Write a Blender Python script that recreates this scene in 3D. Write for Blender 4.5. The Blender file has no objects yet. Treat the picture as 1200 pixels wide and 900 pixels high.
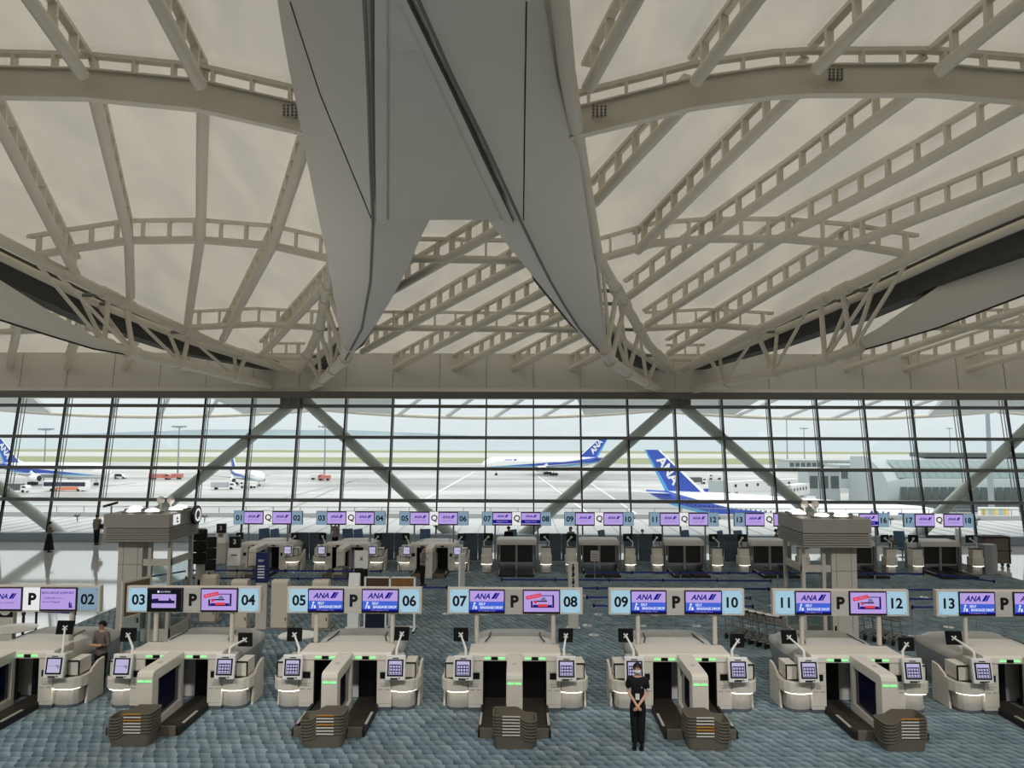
import bpy, bmesh, math, random
from mathutils import Vector, Matrix, Euler
from mathutils.bvhtree import BVHTree
random.seed(7)
SC = bpy.context.scene
COL = SC.collection
# ------------------------------------------------------------------ camera
F, EYE, YAW, PIT, ROLL = 867.0, 6.2, 0.0085, math.atan(62.5 / 867.0), 0.0031
CR = Matrix.Rotation(YAW, 3, 'Z') @ Matrix.Rotation(math.pi / 2 + PIT, 3, 'X') @ Matrix.Rotation(ROLL, 3, 'Z')
CO = Vector((0, 0, EYE))
cam_data = bpy.data.cameras.new('camera')
cam_data.sensor_width = 36.0
cam_data.lens = 36.0 * F / 1200.0
cam_data.clip_end = 30000
cam_data.clip_start = 0.05
cam = bpy.data.objects.new('camera', cam_data)
COL.objects.link(cam)
cam.matrix_world = Matrix.Translation(CO) @ CR.to_4x4()
SC.camera = cam


def ray(px, py):
    return CR @ Vector(((px - 600) / F, (450 - py) / F, -1.0))


def aty(px, py, Y):
    r = ray(px, py)
    return CO + r * (Y / r.y)


def atz(px, py, z=0.0):
    r = ray(px, py)
    return CO + r * ((z - EYE) / r.z)


def lerp(a, b, t):
    return a + (b - a) * t


def interp(tab, x):
    """piecewise linear through (x, value) pairs"""
    if x <= tab[0][0]:
        a, b = tab[0], tab[1]
    elif x >= tab[-1][0]:
        a, b = tab[-2], tab[-1]
    else:
        for a, b in zip(tab, tab[1:]):
            if a[0] <= x <= b[0]:
                break
    return a[1] + (b[1] - a[1]) * (x - a[0]) / (b[0] - a[0])


# ------------------------------------------------------------------ materials
def s2l(c):
    c /= 255.0
    return c / 12.92 if c <= 0.04045 else ((c + 0.055) / 1.055) ** 2.4


def rgb(r, g, b):
    return (s2l(r), s2l(g), s2l(b), 1.0)


def mat(name, col, rough=0.5, metal=0.0, spec=0.4, var=0.05, scale=3.0, emit=None, es=1.0, alpha=None):
    m = bpy.data.materials.new(name)
    m.use_nodes = True
    nt = m.node_tree
    b = nt.nodes['Principled BSDF']
    b.inputs['Roughness'].default_value = rough
    b.inputs['Metallic'].default_value = metal
    b.inputs['Specular IOR Level'].default_value = spec
    c = rgb(*col)
    if var:
        tc = nt.nodes.new('ShaderNodeTexCoord')
        n = nt.nodes.new('ShaderNodeTexNoise')
        n.inputs['Scale'].default_value = scale
        n.inputs['Detail'].default_value = 4
        mx = nt.nodes.new('ShaderNodeMix')
        mx.data_type = 'RGBA'
        lo, hi = 1 - var, 1 + var
        mx.inputs['A'].default_value = (c[0] * lo, c[1] * lo, c[2] * lo, 1)
        mx.inputs['B'].default_value = (min(1, c[0] * hi), min(1, c[1] * hi), min(1, c[2] * hi), 1)
        nt.links.new(tc.outputs['Object'], n.inputs['Vector'])
        nt.links.new(n.outputs['Fac'], mx.inputs['Factor'])
        nt.links.new(mx.outputs['Result'], b.inputs['Base Color'])
    else:
        b.inputs['Base Color'].default_value = c
    if emit:
        b.inputs['Emission Color'].default_value = rgb(*emit)
        b.inputs['Emission Strength'].default_value = es
    if alpha is not None:
        b.inputs['Alpha'].default_value = alpha
    return m


def glow(name, col, es=1.0):
    m = bpy.data.materials.new(name)
    m.use_nodes = True
    nt = m.node_tree
    nt.nodes.clear()
    e = nt.nodes.new('ShaderNodeEmission')
    e.inputs['Color'].default_value = rgb(*col)
    e.inputs['Strength'].default_value = es
    o = nt.nodes.new('ShaderNodeOutputMaterial')
    nt.links.new(e.outputs[0], o.inputs[0])
    return m


def glass(name, tint, refl=0.05):
    m = bpy.data.materials.new(name)
    m.use_nodes = True
    nt = m.node_tree
    nt.nodes.clear()
    t = nt.nodes.new('ShaderNodeBsdfTransparent')
    t.inputs[0].default_value = (*tint, 1)
    g = nt.nodes.new('ShaderNodeBsdfGlossy')
    g.inputs['Roughness'].default_value = 0.02
    mx = nt.nodes.new('ShaderNodeMixShader')
    mx.inputs[0].default_value = refl
    o = nt.nodes.new('ShaderNodeOutputMaterial')
    nt.links.new(t.outputs[0], mx.inputs[1])
    nt.links.new(g.outputs[0], mx.inputs[2])
    nt.links.new(mx.outputs[0], o.inputs[0])
    return m


# ------------------------------------------------------------------ mesh builder
_txt = {}


def text_geo(s, bold=0.0, shear=0.0, space=1.0):
    k = (s, bold, shear, space)
    if k not in _txt:
        cu = bpy.data.curves.new('t', 'FONT')
        cu.body = s
        cu.size = 1.0
        cu.offset = bold
        cu.shear = shear
        cu.space_character = space
        cu.align_x = 'CENTER'
        cu.align_y = 'CENTER'
        cu.resolution_u = 4
        ob = bpy.data.objects.new('t', cu)
        me = bpy.data.meshes.new_from_object(ob)
        vs = [(v.co.x, v.co.y) for v in me.vertices]
        fs = [tuple(p.vertices) for p in me.polygons]
        xs = [v[0] for v in vs] or [0, 1]
        ys = [v[1] for v in vs] or [0, 1]
        _txt[k] = (vs, fs, min(xs), max(xs), min(ys), max(ys))
        bpy.data.meshes.remove(me)
        bpy.data.objects.remove(ob)
        bpy.data.curves.remove(cu)
    return _txt[k]


class MB:
    def __init__(self):
        self.v, self.f, self.m = [], [], []

    def add(self, vs, fs, mi=0):
        b = len(self.v)
        self.v += [tuple(v) for v in vs]
        for f in fs:
            self.f.append(tuple(b + i for i in f))
            self.m.append(mi)

    def box(self, x0, y0, z0, x1, y1, z1, mi=0):
        self.add([(x0, y0, z0), (x1, y0, z0), (x1, y1, z0), (x0, y1, z0), (x0, y0, z1), (x1, y0, z1), (x1, y1, z1), (x0, y1, z1)],
                 [(0, 3, 2, 1), (4, 5, 6, 7), (0, 1, 5, 4), (1, 2, 6, 5), (2, 3, 7, 6), (3, 0, 4, 7)], mi)
        return self

    def bar(self, a, b, w, h, up=(0, 0, 1), mi=0):
        """box bar from a to b, w across, h along up"""
        a, b = Vector(a), Vector(b)
        d = (b - a).normalized()
        s = d.cross(Vector(up))
        if s.length < 1e-4:
            s = d.cross(Vector((1, 0, 0)))
        s.normalize()
        u = s.cross(d).normalized()
        s, u = s * w / 2, u * h / 2
        vs = [p + k for p in (a, b) for k in (-s - u, s - u, s + u, -s + u)]
        self.add(vs, [(0, 1, 2, 3), (7, 6, 5, 4), (0, 4, 5, 1), (1, 5, 6, 2), (2, 6, 7, 3), (3, 7, 4, 0)], mi)
        return self

    def ribbon(self, pts, w, h, up=(0, 0, 1), mi=0):
        """continuous rectangular section swept along pts"""
        P = [Vector(p) for p in pts]
        rings = []
        for i, p in enumerate(P):
            d = (P[min(i + 1, len(P) - 1)] - P[max(i - 1, 0)]).normalized()
            s = d.cross(Vector(up)).normalized()
            u = s.cross(d).normalized()
            rings.append([p - s * w / 2 - u * h / 2, p + s * w / 2 - u * h / 2, p + s * w / 2 + u * h / 2, p - s * w / 2 + u * h / 2])
        return self.loft(rings, mi=mi)

    def tube(self, pts, r, n=10, cap=True, mi=0):
        P = [Vector(p) for p in pts]
        if not isinstance(r, (list, tuple)):
            r = [r] * len(P)
        rings, ref = [], None
        for i, p in enumerate(P):
            d = (P[min(i + 1, len(P) - 1)] - P[max(i - 1, 0)]).normalized()
            if ref is None:
                ref = Vector((0, 0, 1)) if abs(d.z) < 0.9 else Vector((1, 0, 0))
            s = d.cross(ref).normalized()
            u = s.cross(d).normalized()
            rings.append([p + (s * math.cos(2 * math.pi * k / n) + u * math.sin(2 * math.pi * k / n)) * r[i] for k in range(n)])
        return self.loft(rings, cap=cap, mi=mi)

    def loft(self, rings, close=True, cap=True, mi=0):
        n = len(rings[0])
        vs = [p for r in rings for p in r]
        fs = []
        for i in range(len(rings) - 1):
            for k in range(n if close else n - 1):
                k2 = (k + 1) % n
                fs.append((i * n + k, i * n + k2, (i + 1) * n + k2, (i + 1) * n + k))
        if cap and close:
            fs.append(tuple(range(n))[::-1])
            fs.append(tuple(range((len(rings) - 1) * n, len(rings) * n)))
        self.add(vs, fs, mi)
        return self

    def prism(self, poly, axis, a, b, mi=0):
        """poly of 2-D points extruded along axis from a to b; axis 'x': (y,z), 'y': (x,z), 'z': (x,y)"""
        def mk(p, t):
            return {'x': (t, p[0], p[1]), 'y': (p[0], t, p[1]), 'z': (p[0], p[1], t)}[axis]
        return self.loft([[mk(p, a) for p in poly], [mk(p, b) for p in poly]], mi=mi)

    def lathe(self, prof, c=(0, 0, 0), n=20, mi=0):
        c = Vector(c)
        return self.loft([[c + Vector((r * math.cos(2 * math.pi * k / n), r * math.sin(2 * math.pi * k / n), z)) for k in range(n)] for r, z in prof], mi=mi)

    def poly(self, pts, mi=0):
        self.add(pts, [tuple(range(len(pts)))], mi)
        return self

    def text(self, s, h, cx, cz, y, mi=0, bold=0.0, shear=0.0, width=None, space=1.0, cap=0.727):
        """flat lettering in the XZ plane at depth y facing -Y, cap height h, centred on cx, cz"""
        vs, fs, x0, x1, y0, y1 = text_geo(s, bold, shear, space)
        if not vs:
            return self
        k = h / cap
        kx = k if width is None else width / max(1e-6, (x1 - x0))
        mx, my = (x0 + x1) / 2, (y0 + y1) / 2
        self.add([(cx + (a - mx) * kx, y, cz + (b - my) * k) for a, b in vs], fs, mi)
        return self

    def xform(self, M):
        self.v = [tuple(M @ Vector(p)) for p in self.v]
        return self

    def build(self, name, mats, parent=None, smooth=None, bev=0.0, loc=None):
        me = bpy.data.meshes.new(name)
        me.from_pydata(self.v, [], self.f)
        if not isinstance(mats, (list, tuple)):
            mats = [mats]
        for m in mats:
            me.materials.append(m)
        me.polygons.foreach_set('material_index', self.m)
        bm = bmesh.new()
        bm.from_mesh(me)
        bmesh.ops.recalc_face_normals(bm, faces=bm.faces)
        bm.to_mesh(me)
        bm.free()
        if smooth:
            me.polygons.foreach_set('use_smooth', [True] * len(me.polygons))
            me.set_sharp_from_angle(angle=math.radians(smooth))
        o = bpy.data.objects.new(name, me)
        COL.objects.link(o)
        if parent:
            o.parent = parent
        if loc:
            o.location = loc
        if bev:
            md = o.modifiers.new('bevel', 'BEVEL')
            md.width = bev
            md.segments = 2
            md.limit_method = 'ANGLE'
        return o


def tag(o, label=None, cat=None, group=None, kind=None):
    if label:
        o['label'] = label
    if cat:
        o['category'] = cat
    if group:
        o['group'] = group
    if kind:
        o['kind'] = kind
    return o


def thing(name, label, cat, loc=(0, 0, 0), rz=0.0, group=None, kind=None):
    o = bpy.data.objects.new(name, None)
    o.empty_display_size = 0.1
    COL.objects.link(o)
    o.location = loc
    o.rotation_euler = (0, 0, rz)
    return tag(o, label, cat, group, kind)


def dup(root, loc=None, rz=None, label=None, parent=None):
    c = root.copy()
    COL.objects.link(c)
    if parent:
        c.parent = parent
    if loc is not None:
        c.location = loc
    if rz is not None:
        c.rotation_euler = (0, 0, rz)
    if label:
        c['label'] = label
    for ch in list(root.children):
        dup(ch, parent=c)
    return c


ORD = ['first', 'second', 'third', 'fourth', 'fifth', 'sixth', 'seventh', 'eighth', 'ninth', 'tenth', 'eleventh', 'twelfth', 'thirteenth',
       'fourteenth', 'fifteenth', 'sixteenth', 'seventeenth', 'eighteenth', 'nineteenth', 'twentieth', 'twenty-first', 'twenty-second', 'twenty-third', 'twenty-fourth']
# ------------------------------------------------------------------ palette
M_white_clad = mat('white_cladding', (224, 221, 213), 0.42, spec=0.35, var=0.03, scale=0.4)
M_steel = mat('painted_steel', (228, 220, 205), 0.45, var=0.05, scale=1.5)
M_steel_dk = mat('grey_painted_steel', (120, 120, 116), 0.5, var=0.06)
M_mull = mat('dark_mullion', (10, 11, 14), 0.4)
M_transom = mat('grey_transom', (118, 121, 122), 0.4)
M_brace = mat('brace_paint', (206, 216, 212), 0.4, var=0.04)
M_rod = mat('rod_grey', (150, 158, 162), 0.35, metal=0.3)
M_black = mat('black_plastic', (16, 16, 18), 0.4)
M_dark = mat('dark_rubber', (34, 33, 31), 0.6)
M_beige = mat('beige_counter', (226, 220, 208), 0.42, var=0.02, scale=2)
M_beige2 = mat('beige_trim', (192, 187, 177), 0.45, var=0.03)
M_plinth = mat('brushed_plinth', (176, 172, 166), 0.42, metal=0.0, var=0.06, scale=6)
M_kick = mat('kick_plate', (92, 100, 108), 0.5)
M_hood = mat('hood_shell', (206, 205, 200), 0.36, var=0.03)
M_hood_side = mat('hood_side_grey', (150, 156, 160), 0.4, var=0.05)
M_tray = mat('tray_brown', (108, 102, 90), 0.55, var=0.08)
M_traybl = mat('tray_label_white', (225, 222, 214), 0.5)
M_trayor = mat('tray_label_amber', (205, 140, 50), 0.5)
M_signfr = mat('sign_frame', (212, 205, 195), 0.45, var=0.02)
M_signgrey = mat('sign_grey', (196, 194, 189), 0.5, var=0.02)
M_navy = mat('navy', (18, 22, 120), 0.5)
M_strap = mat('blue_strap', (30, 46, 118), 0.6)
M_ink = mat('black_ink', (14, 14, 18), 0.6)
M_chrome = mat('chrome', (205, 205, 205), 0.2, metal=0.9)
M_base = mat('stanchion_base', (246, 246, 246), 0.18, metal=0.85)
M_wht = mat('white_paint', (236, 236, 234), 0.45, var=0.02)
M_grey = mat('mid_grey', (140, 140, 140), 0.5)
G_panelblue = glow('lit_pale_blue', (170, 208, 226), 0.88)
G_panelblue2 = glow('lit_dull_blue', (140, 168, 188), 0.8)
G_white = glow('lit_white', (245, 245, 245), 0.85)
G_white2 = glow('lit_soft_white', (224, 224, 222), 0.85)
G_lav = glow('screen_lavender', (184, 160, 226), 0.95)
G_blue = glow('screen_blue', (70, 102, 214), 0.95)
G_navy = glow('screen_navy', (28, 26, 140), 0.9)
G_red = glow('screen_red', (224, 66, 70), 0.95)
G_grey = glow('screen_grey', (120, 120, 160), 0.9)
G_dnavy = glow('screen_dark', (34, 28, 74), 0.9)
G_txt = glow('screen_text_white', (225, 230, 250), 1.0)
G_green = glow('green_lamp', (150, 255, 160), 1.1)
G_strip = glow('warm_strip', (255, 246, 230), 10.0)
G_touch = glow('touch_lavender', (196, 190, 226), 0.85)
G_touchdk = glow('touch_dark', (52, 48, 84), 0.85)
G_lamp = glow('lamp_white', (255, 252, 246), 5.0)
# ------------------------------------------------------------------ world, view
W = bpy.data.worlds.new('overcast_sky')
SC.world = W
W.use_nodes = True
nt = W.node_tree
bg = nt.nodes['Background']
tc = nt.nodes.new('ShaderNodeTexCoord')
sep = nt.nodes.new('ShaderNodeSeparateXYZ')
rp = nt.nodes.new('ShaderNodeValToRGB')
rp.color_ramp.elements[0].position = 0.0
rp.color_ramp.elements[0].color = (0.80, 0.87, 0.90, 1)
rp.color_ramp.elements[1].position = 1.0
rp.color_ramp.elements[1].color = (2.0, 1.98, 1.92, 1)
e = rp.color_ramp.elements.new(0.10)
e.color = (0.93, 0.99, 1.0, 1)
e = rp.color_ramp.elements.new(0.35)
e.color = (1.25, 1.27, 1.25, 1)
nt.links.new(tc.outputs['Generated'], sep.inputs[0])
nt.links.new(sep.outputs['Z'], rp.inputs[0])
nt.links.new(rp.outputs[0], bg.inputs[0])
bg.inputs[1].default_value = 1.0
SC.view_settings.view_transform = 'Standard'
SC.view_settings.look = 'None'
SC.view_settings.gamma = 1.0
SC.view_settings.exposure = 0.0
SC.view_settings.use_curve_mapping = False

# ------------------------------------------------------------------ floor
def carpet():
    m = bpy.data.materials.new('patterned_carpet')
    m.use_nodes = True
    nt = m.node_tree
    N, L = nt.nodes, nt.links
    b = N['Principled BSDF']
    b.inputs['Roughness'].default_value = 0.95
    b.inputs['Specular IOR Level'].default_value = 0.08
    tc = N.new('ShaderNodeTexCoord')
    sp = N.new('ShaderNodeSeparateXYZ')
    L.new(tc.outputs['Object'], sp.inputs[0])

    def mth(op, a, bb=None, c=None):
        n = N.new('ShaderNodeMath')
        n.operation = op
        for i, x in enumerate((a, bb, c)):
            if x is None:
                continue
            if isinstance(x, (int, float)):
                n.inputs[i].default_value = x
            else:
                L.new(x, n.inputs[i])
        return n.outputs[0]
    v = mth('MULTIPLY', sp.outputs['Y'], 1 / 0.22)
    row = mth('FLOOR', v)
    fv = mth('FRACT', v)
    u = mth('MULTIPLY', sp.outputs['X'], 1 / 0.22)
    u = mth('ADD', u, mth('MULTIPLY', row, 0.5))
    u = mth('ADD', u, mth('MULTIPLY', fv, 0.35))
    nd = N.new('ShaderNodeTexNoise')
    nd.inputs['Scale'].default_value = 2.2
    nd.inputs['Detail'].default_value = 2
    L.new(tc.outputs['Object'], nd.inputs['Vector'])
    u = mth('ADD', u, mth('MULTIPLY', nd.outputs['Fac'], 0.9))
    cell = mth('FLOOR', u)
    fu = mth('FRACT', u)
    cmb = N.new('ShaderNodeCombineXYZ')
    L.new(cell, cmb.inputs[0])
    L.new(row, cmb.inputs[1])
    wn = N.new('ShaderNodeTexWhiteNoise')
    wn.noise_dimensions = '2D'
    L.new(cmb.outputs[0], wn.inputs['Vector'])
    w = mth('MULTIPLY', mth('ADD', mth('MULTIPLY', fu, 1.2), mth('MULTIPLY', fv, 0.8)), 0.75)
    w = mth('MINIMUM', w, 1.0)
    g = mth('ADD', mth('MULTIPLY', w, 0.66), mth('MULTIPLY', wn.outputs['Value'], 0.34))
    rp = N.new('ShaderNodeValToRGB')
    els = rp.color_ramp.elements
    els[0].position, els[0].color = 0.05, rgb(56, 74, 90)
    els[1].position, els[1].color = 1.0, rgb(152, 168, 176)
    x = els.new(0.42)
    x.color = rgb(98, 118, 131)
    x = els.new(0.72)
    x.color = rgb(122, 141, 150)
    L.new(g, rp.inputs[0])
    nz = N.new('ShaderNodeTexNoise')
    nz.inputs['Scale'].default_value = 0.55
    nz.inputs['Detail'].default_value = 2
    L.new(tc.outputs['Object'], nz.inputs['Vector'])
    r2 = N.new('ShaderNodeValToRGB')
    r2.color_ramp.elements[0].position = 0.42
    r2.color_ramp.elements[1].position = 0.62
    L.new(nz.outputs['Fac'], r2.inputs[0])
    mx = N.new('ShaderNodeMix')
    mx.data_type = 'RGBA'
    mx.blend_type = 'MULTIPLY'
    mx.inputs['B'].default_value = (0.92, 0.88, 0.82, 1)
    L.new(r2.outputs[0], mx.inputs['Factor'])
    L.new(rp.outputs[0], mx.inputs['A'])
    L.new(mx.outputs['Result'], b.inputs['Base Color'])
    return m


M_carpet = carpet()
M_polish = mat('polished_stone', (228, 232, 235), 0.06, spec=1.0, var=0.03, scale=0.6)
M_polish.node_tree.nodes['Principled BSDF'].inputs['IOR'].default_value = 3.2
CX0, CX1, CY1 = -14.6, 22.2, 38.3
fl = MB()
fl.add([(-47, -9, 0), (47, -9, 0), (47, 20.5, 0), (-47, 20.5, 0)], [(0, 1, 2, 3)])
fl.add([(CX0, 20.5, 0), (CX1, 20.5, 0), (CX1, CY1, 0), (CX0, CY1, 0)], [(0, 1, 2, 3)])
tag(fl.build('floor', M_carpet), kind='structure')
fp = MB()
fp.add([(-47, 20.5, 0), (CX0, 20.5, 0), (CX0, 44.0, 0), (-47, 44.0, 0)], [(0, 1, 2, 3)])
fp.add([(CX0, CY1, 0), (CX1, CY1, 0), (CX1, 44.0, 0), (CX0, 44.0, 0)], [(0, 1, 2, 3)])
fp.add([(CX1, 20.5, 0), (47, 20.5, 0), (47, 44.0, 0), (CX1, 44.0, 0)], [(0, 1, 2, 3)])
fpo = tag(fp.build('floor_polished', M_polish), kind='structure')
sb = MB().box(-47, -9, -0.6, 47, 46.2, -0.05)
tag(sb.build('floor_slab', M_grey), kind='structure')
M_wall = mat('plain_wall', (205, 203, 198), 0.6, var=0.03)
for nm, q in (('wall_left', (-47.3, -9, 0, -47, 46, 22)), ('wall_right', (47, -9, 0, 47.3, 46, 22)), ('wall_back', (-47.3, -9.3, 0, 47.3, -9, 24))):
    tag(MB().box(*q).build(nm, M_wall), kind='structure')

# ------------------------------------------------------------------ roof surface
def g_half(Y):
    t = 11.6 - 0.41 * (45.5 - Y)
    return 0.5 * (t + 0.9 + math.sqrt((t - 0.9) ** 2 + 0.6))


def roof_z(X, Y):
    """height of the rib tubes: a slope down to the facade, vaulted between the trusses"""
    z = EYE + 4.2 + 0.22 * (45.5 - Y)
    u = (X + 2.1 - 11.7 + 11.7 + 11.7) % 23.4
    u = abs(u - 11.7)             # 0 on the middle of a vault? measured from truss pair axis
    d = 11.7 - u                  # distance to the axis between paired trusses
    hw = 11.7 - g_half(Y)
    c = abs(11.7 - d)
    s = (11.7 - d)
    v = abs(((X + 2.1) % 23.4) - 11.7)   # distance to the vault's middle line
    if hw > 0.2 and v < hw:
        z += 0.136 * hw * (1 - (v / hw) ** 2)
    return z


def on_roof(px, py, off=0.0):
    r = ray(px, py)
    lo, hi = 6.0, 60.0
    for _ in range(50):
        m = (lo + hi) / 2
        p = CO + r * (m / r.y)
        if p.z < roof_z(p.x, p.y) + off:
            lo = m
        else:
            hi = m
    return CO + r * (lo / r.y)


LAD = 0.85      # the ladder between rib tube and membrane


def membrane():
    m = bpy.data.materials.new('tensile_membrane')
    m.use_nodes = True
    nt = m.node_tree
    N, L = nt.nodes, nt.links
    N.clear()
    tc = N.new('ShaderNodeTexCoord')
    nz = N.new('ShaderNodeTexNoise')
    nz.inputs['Scale'].default_value = 0.55
    nz.inputs['Detail'].default_value = 6
    nz.inputs['Distortion'].default_value = 0.8
    mp = N.new('ShaderNodeMapping')
    mp.inputs['Scale'].default_value = (1.0, 0.35, 0.5)
    mp.inputs['Rotation'].default_value = (0, 0, 0.6)
    L.new(tc.outputs['Object'], mp.inputs[0])
    L.new(mp.outputs[0], nz.inputs['Vector'])
    mx = N.new('ShaderNodeMix')
    mx.data_type = 'RGBA'
    cr = N.new('ShaderNodeValToRGB')
    cr.color_ramp.elements[0].position = 0.35
    cr.color_ramp.elements[1].position = 0.68
    L.new(nz.outputs['Fac'], cr.inputs[0])
    mx.inputs['A'].default_value = (0.445, 0.410, 0.350, 1)  # crease and sag shading put into the transmitted colour as streaks
    mx.inputs['B'].default_value = (0.350, 0.330, 0.290, 1)
    L.new(cr.outputs[0], mx.inputs['Factor'])
    t = N.new('ShaderNodeBsdfTranslucent')
    L.new(mx.outputs['Result'], t.inputs[0])
    d = N.new('ShaderNodeBsdfPrincipled')
    d.inputs['Base Color'].default_value = (0.74, 0.70, 0.62, 1)
    d.inputs['Roughness'].default_value = 0.35
    bp = N.new('ShaderNodeBump')
    bp.inputs['Strength'].default_value = 0.35
    bp.inputs['Distance'].default_value = 0.2
    n2 = N.new('ShaderNodeTexNoise')
    n2.inputs['Scale'].default_value = 0.9
    n2.inputs['Detail'].default_value = 3
    L.new(tc.outputs['Object'], n2.inputs['Vector'])
    L.new(n2.outputs['Fac'], bp.inputs['Height'])
    L.new(bp.outputs[0], d.inputs['Normal'])
    ms = N.new('ShaderNodeMixShader')
    ms.inputs[0].default_value = 0.52
    L.new(d.outputs[0], ms.inputs[1])
    L.new(t.outputs[0], ms.inputs[2])
    o = N.new('ShaderNodeOutputMaterial')
    L.new(ms.outputs[0], o.inputs[0])
    return m


M_memb = membrane()
mb = MB()
NX, NY = 188, 110
gx = [-47 + 94 * i / NX for i in range(NX + 1)]
gy = [-9 + (45.6 + 9) * j / NY for j in range(NY + 1)]
vs = [(x, y, roof_z(x, max(y, 12)) + LAD + 0.12 + (0.22 * max(0, 12 - y) if y < 12 else 0)) for y in gy for x in gx]
fs = [(j * (NX + 1) + i, j * (NX + 1) + i + 1, (j + 1) * (NX + 1) + i + 1, (j + 1) * (NX + 1) + i) for j in range(NY) for i in range(NX)]
mb.add(vs, fs)
tag(mb.build('ceiling', M_memb, smooth=60), kind='structure')

# ------------------------------------------------------------------ facade
def fy(z):
    return 44.0 + 0.16 * z


ZT = 8.55      # underside of the fascia
def fz(px, py):
    """height on the leaning glass plane"""
    Y = 44.5
    for _ in range(6):
        p = aty(px, py, Y)
        Y = fy(p.z)
    return p.z


TRZ = [fz(600, y) for y in (476.5, 513.0, 549.5, 587.0)]
fas = MB()
Y0 = fy(ZT)
fas.prism([(Y0 - 0.55, ZT), (Y0 + 0.9, ZT), (Y0 + 0.9, ZT + 2.9), (Y0 + 0.15, ZT + 2.9), (Y0 - 0.15, ZT + 0.62), (Y0 - 0.55, ZT + 0.42)], 'x', -47, 47)
tag(fas.build('wall_fascia', M_white_clad, bev=0.03), kind='structure')
jn = MB()
for k in range(-16, 17):
    x = -1.95 + 2.88 * k
    jn.bar((x, Y0 - 0.16, ZT + 0.66), (x, Y0 + 0.12, ZT + 2.8), 0.02, 0.02)
tag(jn.build('trim_1', M_grey), kind='structure')
led = MB().box(-47, Y0 - 0.58, ZT - 0.02, 47, Y0 - 0.5, ZT + 0.40)
tag(led.build('trim_2', M_steel_dk), kind='structure')
M_pane = glass('facade_glass', (0.97, 0.985, 0.985), 0.035)
sill = MB().box(-47, 43.75, 0, 47, 44.35, 0.52)
M_sill = mat('sill_bluegrey', (150, 166, 180), 0.4)
tag(sill.build('baseboard_front', M_sill, bev=0.02), kind='structure')
for k in range(-16, 16):
    x0, x1 = -1.95 + 2.88 * k, -1.95 + 2.88 * (k + 1)
    w = thing('window_%d' % (k + 17), None, None, (0, 0, 0), kind='structure')
    gl = MB()
    gl.box(x0, -0.012, 0, x1, 0.012, 0)
    gl.v = [(x, fy(z) + s, z) for (x, s, z) in [(x0, -.012, .5), (x1, -.012, .5), (x1, .012, .5), (x0, .012, .5), (x0, -.012, ZT), (x1, -.012, ZT), (x1, .012, ZT), (x0, .012, ZT)]]
    gl.build('glass', M_pane, w)
    mu = MB()
    mu.bar((x0, fy(0.4), 0.4), (x0, fy(ZT), ZT), 0.075, 0.20, up=(0, 1, 0))
    mu.build('mullion', M_mull, w)
    ro = MB()
    for d in (0.32, 0.62):
        ro.tube([(x0, fy(2.4) + d, 2.4), (x0, fy(ZT) + d, ZT)], 0.028, 6)
    for z in TRZ[:3]:
        ro.bar((x0, fy(z), z), (x0, fy(z) + 0.62, z), 0.05, 0.05)
    ro.build('tension_rod', M_rod, w)
    tr = MB()
    for z in TRZ:
        tr.bar((x0, fy(z), z), (x1, fy(z), z), 0.26, 0.20)
    tr.build('transom', M_transom, w)

# diagonal braces just outside the glass, and the steel heads where they meet
NODEX = [-37.1, -13.7, 9.7, 33.1]
def brace(pa, pb, label):
    a = aty(pa[0], pa[1], fy(7.6) + 0.5)
    b = aty(pb[0], pb[1], fy(0.3) + 0.55)
    a, b = a + (a - b) * 0.035, b + (b - a) * 0.02
    t = thing('diagonal_brace', label, 'brace', b)
    MB().tube([a - b, (a - b) * 0.5, Vector((0, 0, 0))], 0.34, 20).build('tube', M_brace, t, smooth=40)
    d = (a - b).normalized()
    MB().tube([Vector((0, 0, 0)) - d * 0.25, d * 0.6], 0.37, 20).build('foot_sleeve', M_brace, t, smooth=40)


brace((342, 474), (170, 612), 'grey-green diagonal brace tube descending behind the beige lift tower')
brace((361, 473), (535, 632), 'grey-green diagonal brace tube descending behind the signs Q three to Q six')
brace((790, 472), (610, 630), 'grey-green diagonal brace tube descending behind the sign Q seven and eight')
brace((799, 474), (962, 612), 'grey-green diagonal brace tube descending behind the lift tower with glass sides')
brace((-118, 480), (85, 637), 'grey-green diagonal brace tube reaching the sill beside the woman in a long skirt')
brace((1245, 462), (1068, 634), 'grey-green diagonal brace tube descending behind the sign Q seventeen and eighteen')
for i, px in enumerate((341, 797)):
    c = aty(px, 471, fy(8.2) - 0.12)
    t = thing('brace_head', ['boxy steel head under the fascia above the lift tower clad in beige', 'boxy steel head under the fascia above the white aircraft tail'][i], 'steel bracket', c)
    MB().box(-0.62, -0.2, -0.42, 0.62, 0.5, 0.22).build('head_box', M_steel_dk, t, bev=0.02)
    for dx in (-0.5, 0.0, 0.5):
        MB().box(dx - 0.06, -0.3, -0.2, dx + 0.06, 0.4, 0.62).build('stiffener_plate', M_steel_dk, t, bev=0.01)

# added fill spots, out of view near the camera, brightening the counter fronts
def fill_light(x, y, z, aim, e, col=(1.0, 0.97, 0.93)):
    ld = bpy.data.lights.new('added_fill_spot', 'SPOT')
    ld.shadow_soft_size = 0.6
    ld.spot_size = math.radians(62)
    ld.spot_blend = 1.0
    ld.energy = e
    ld.color = col
    o = bpy.data.objects.new('added_fill_spot', ld)
    COL.objects.link(o)
    o.location = (x, y, z)
    o.rotation_euler = (Vector(aim) - Vector((x, y, z))).to_track_quat('-Z', 'Y').to_euler()


for x in (-22, -11, 0, 11, 22):
    fill_light(x, 3.0, 15.5, (x * 0.9, 17.5, 0), 5600)
# ------------------------------------------------------------------ roof steel
POST = MB().box(-0.05, -0.13, 0, 0.05, 0.13, 1)
POST_ME = None


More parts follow.
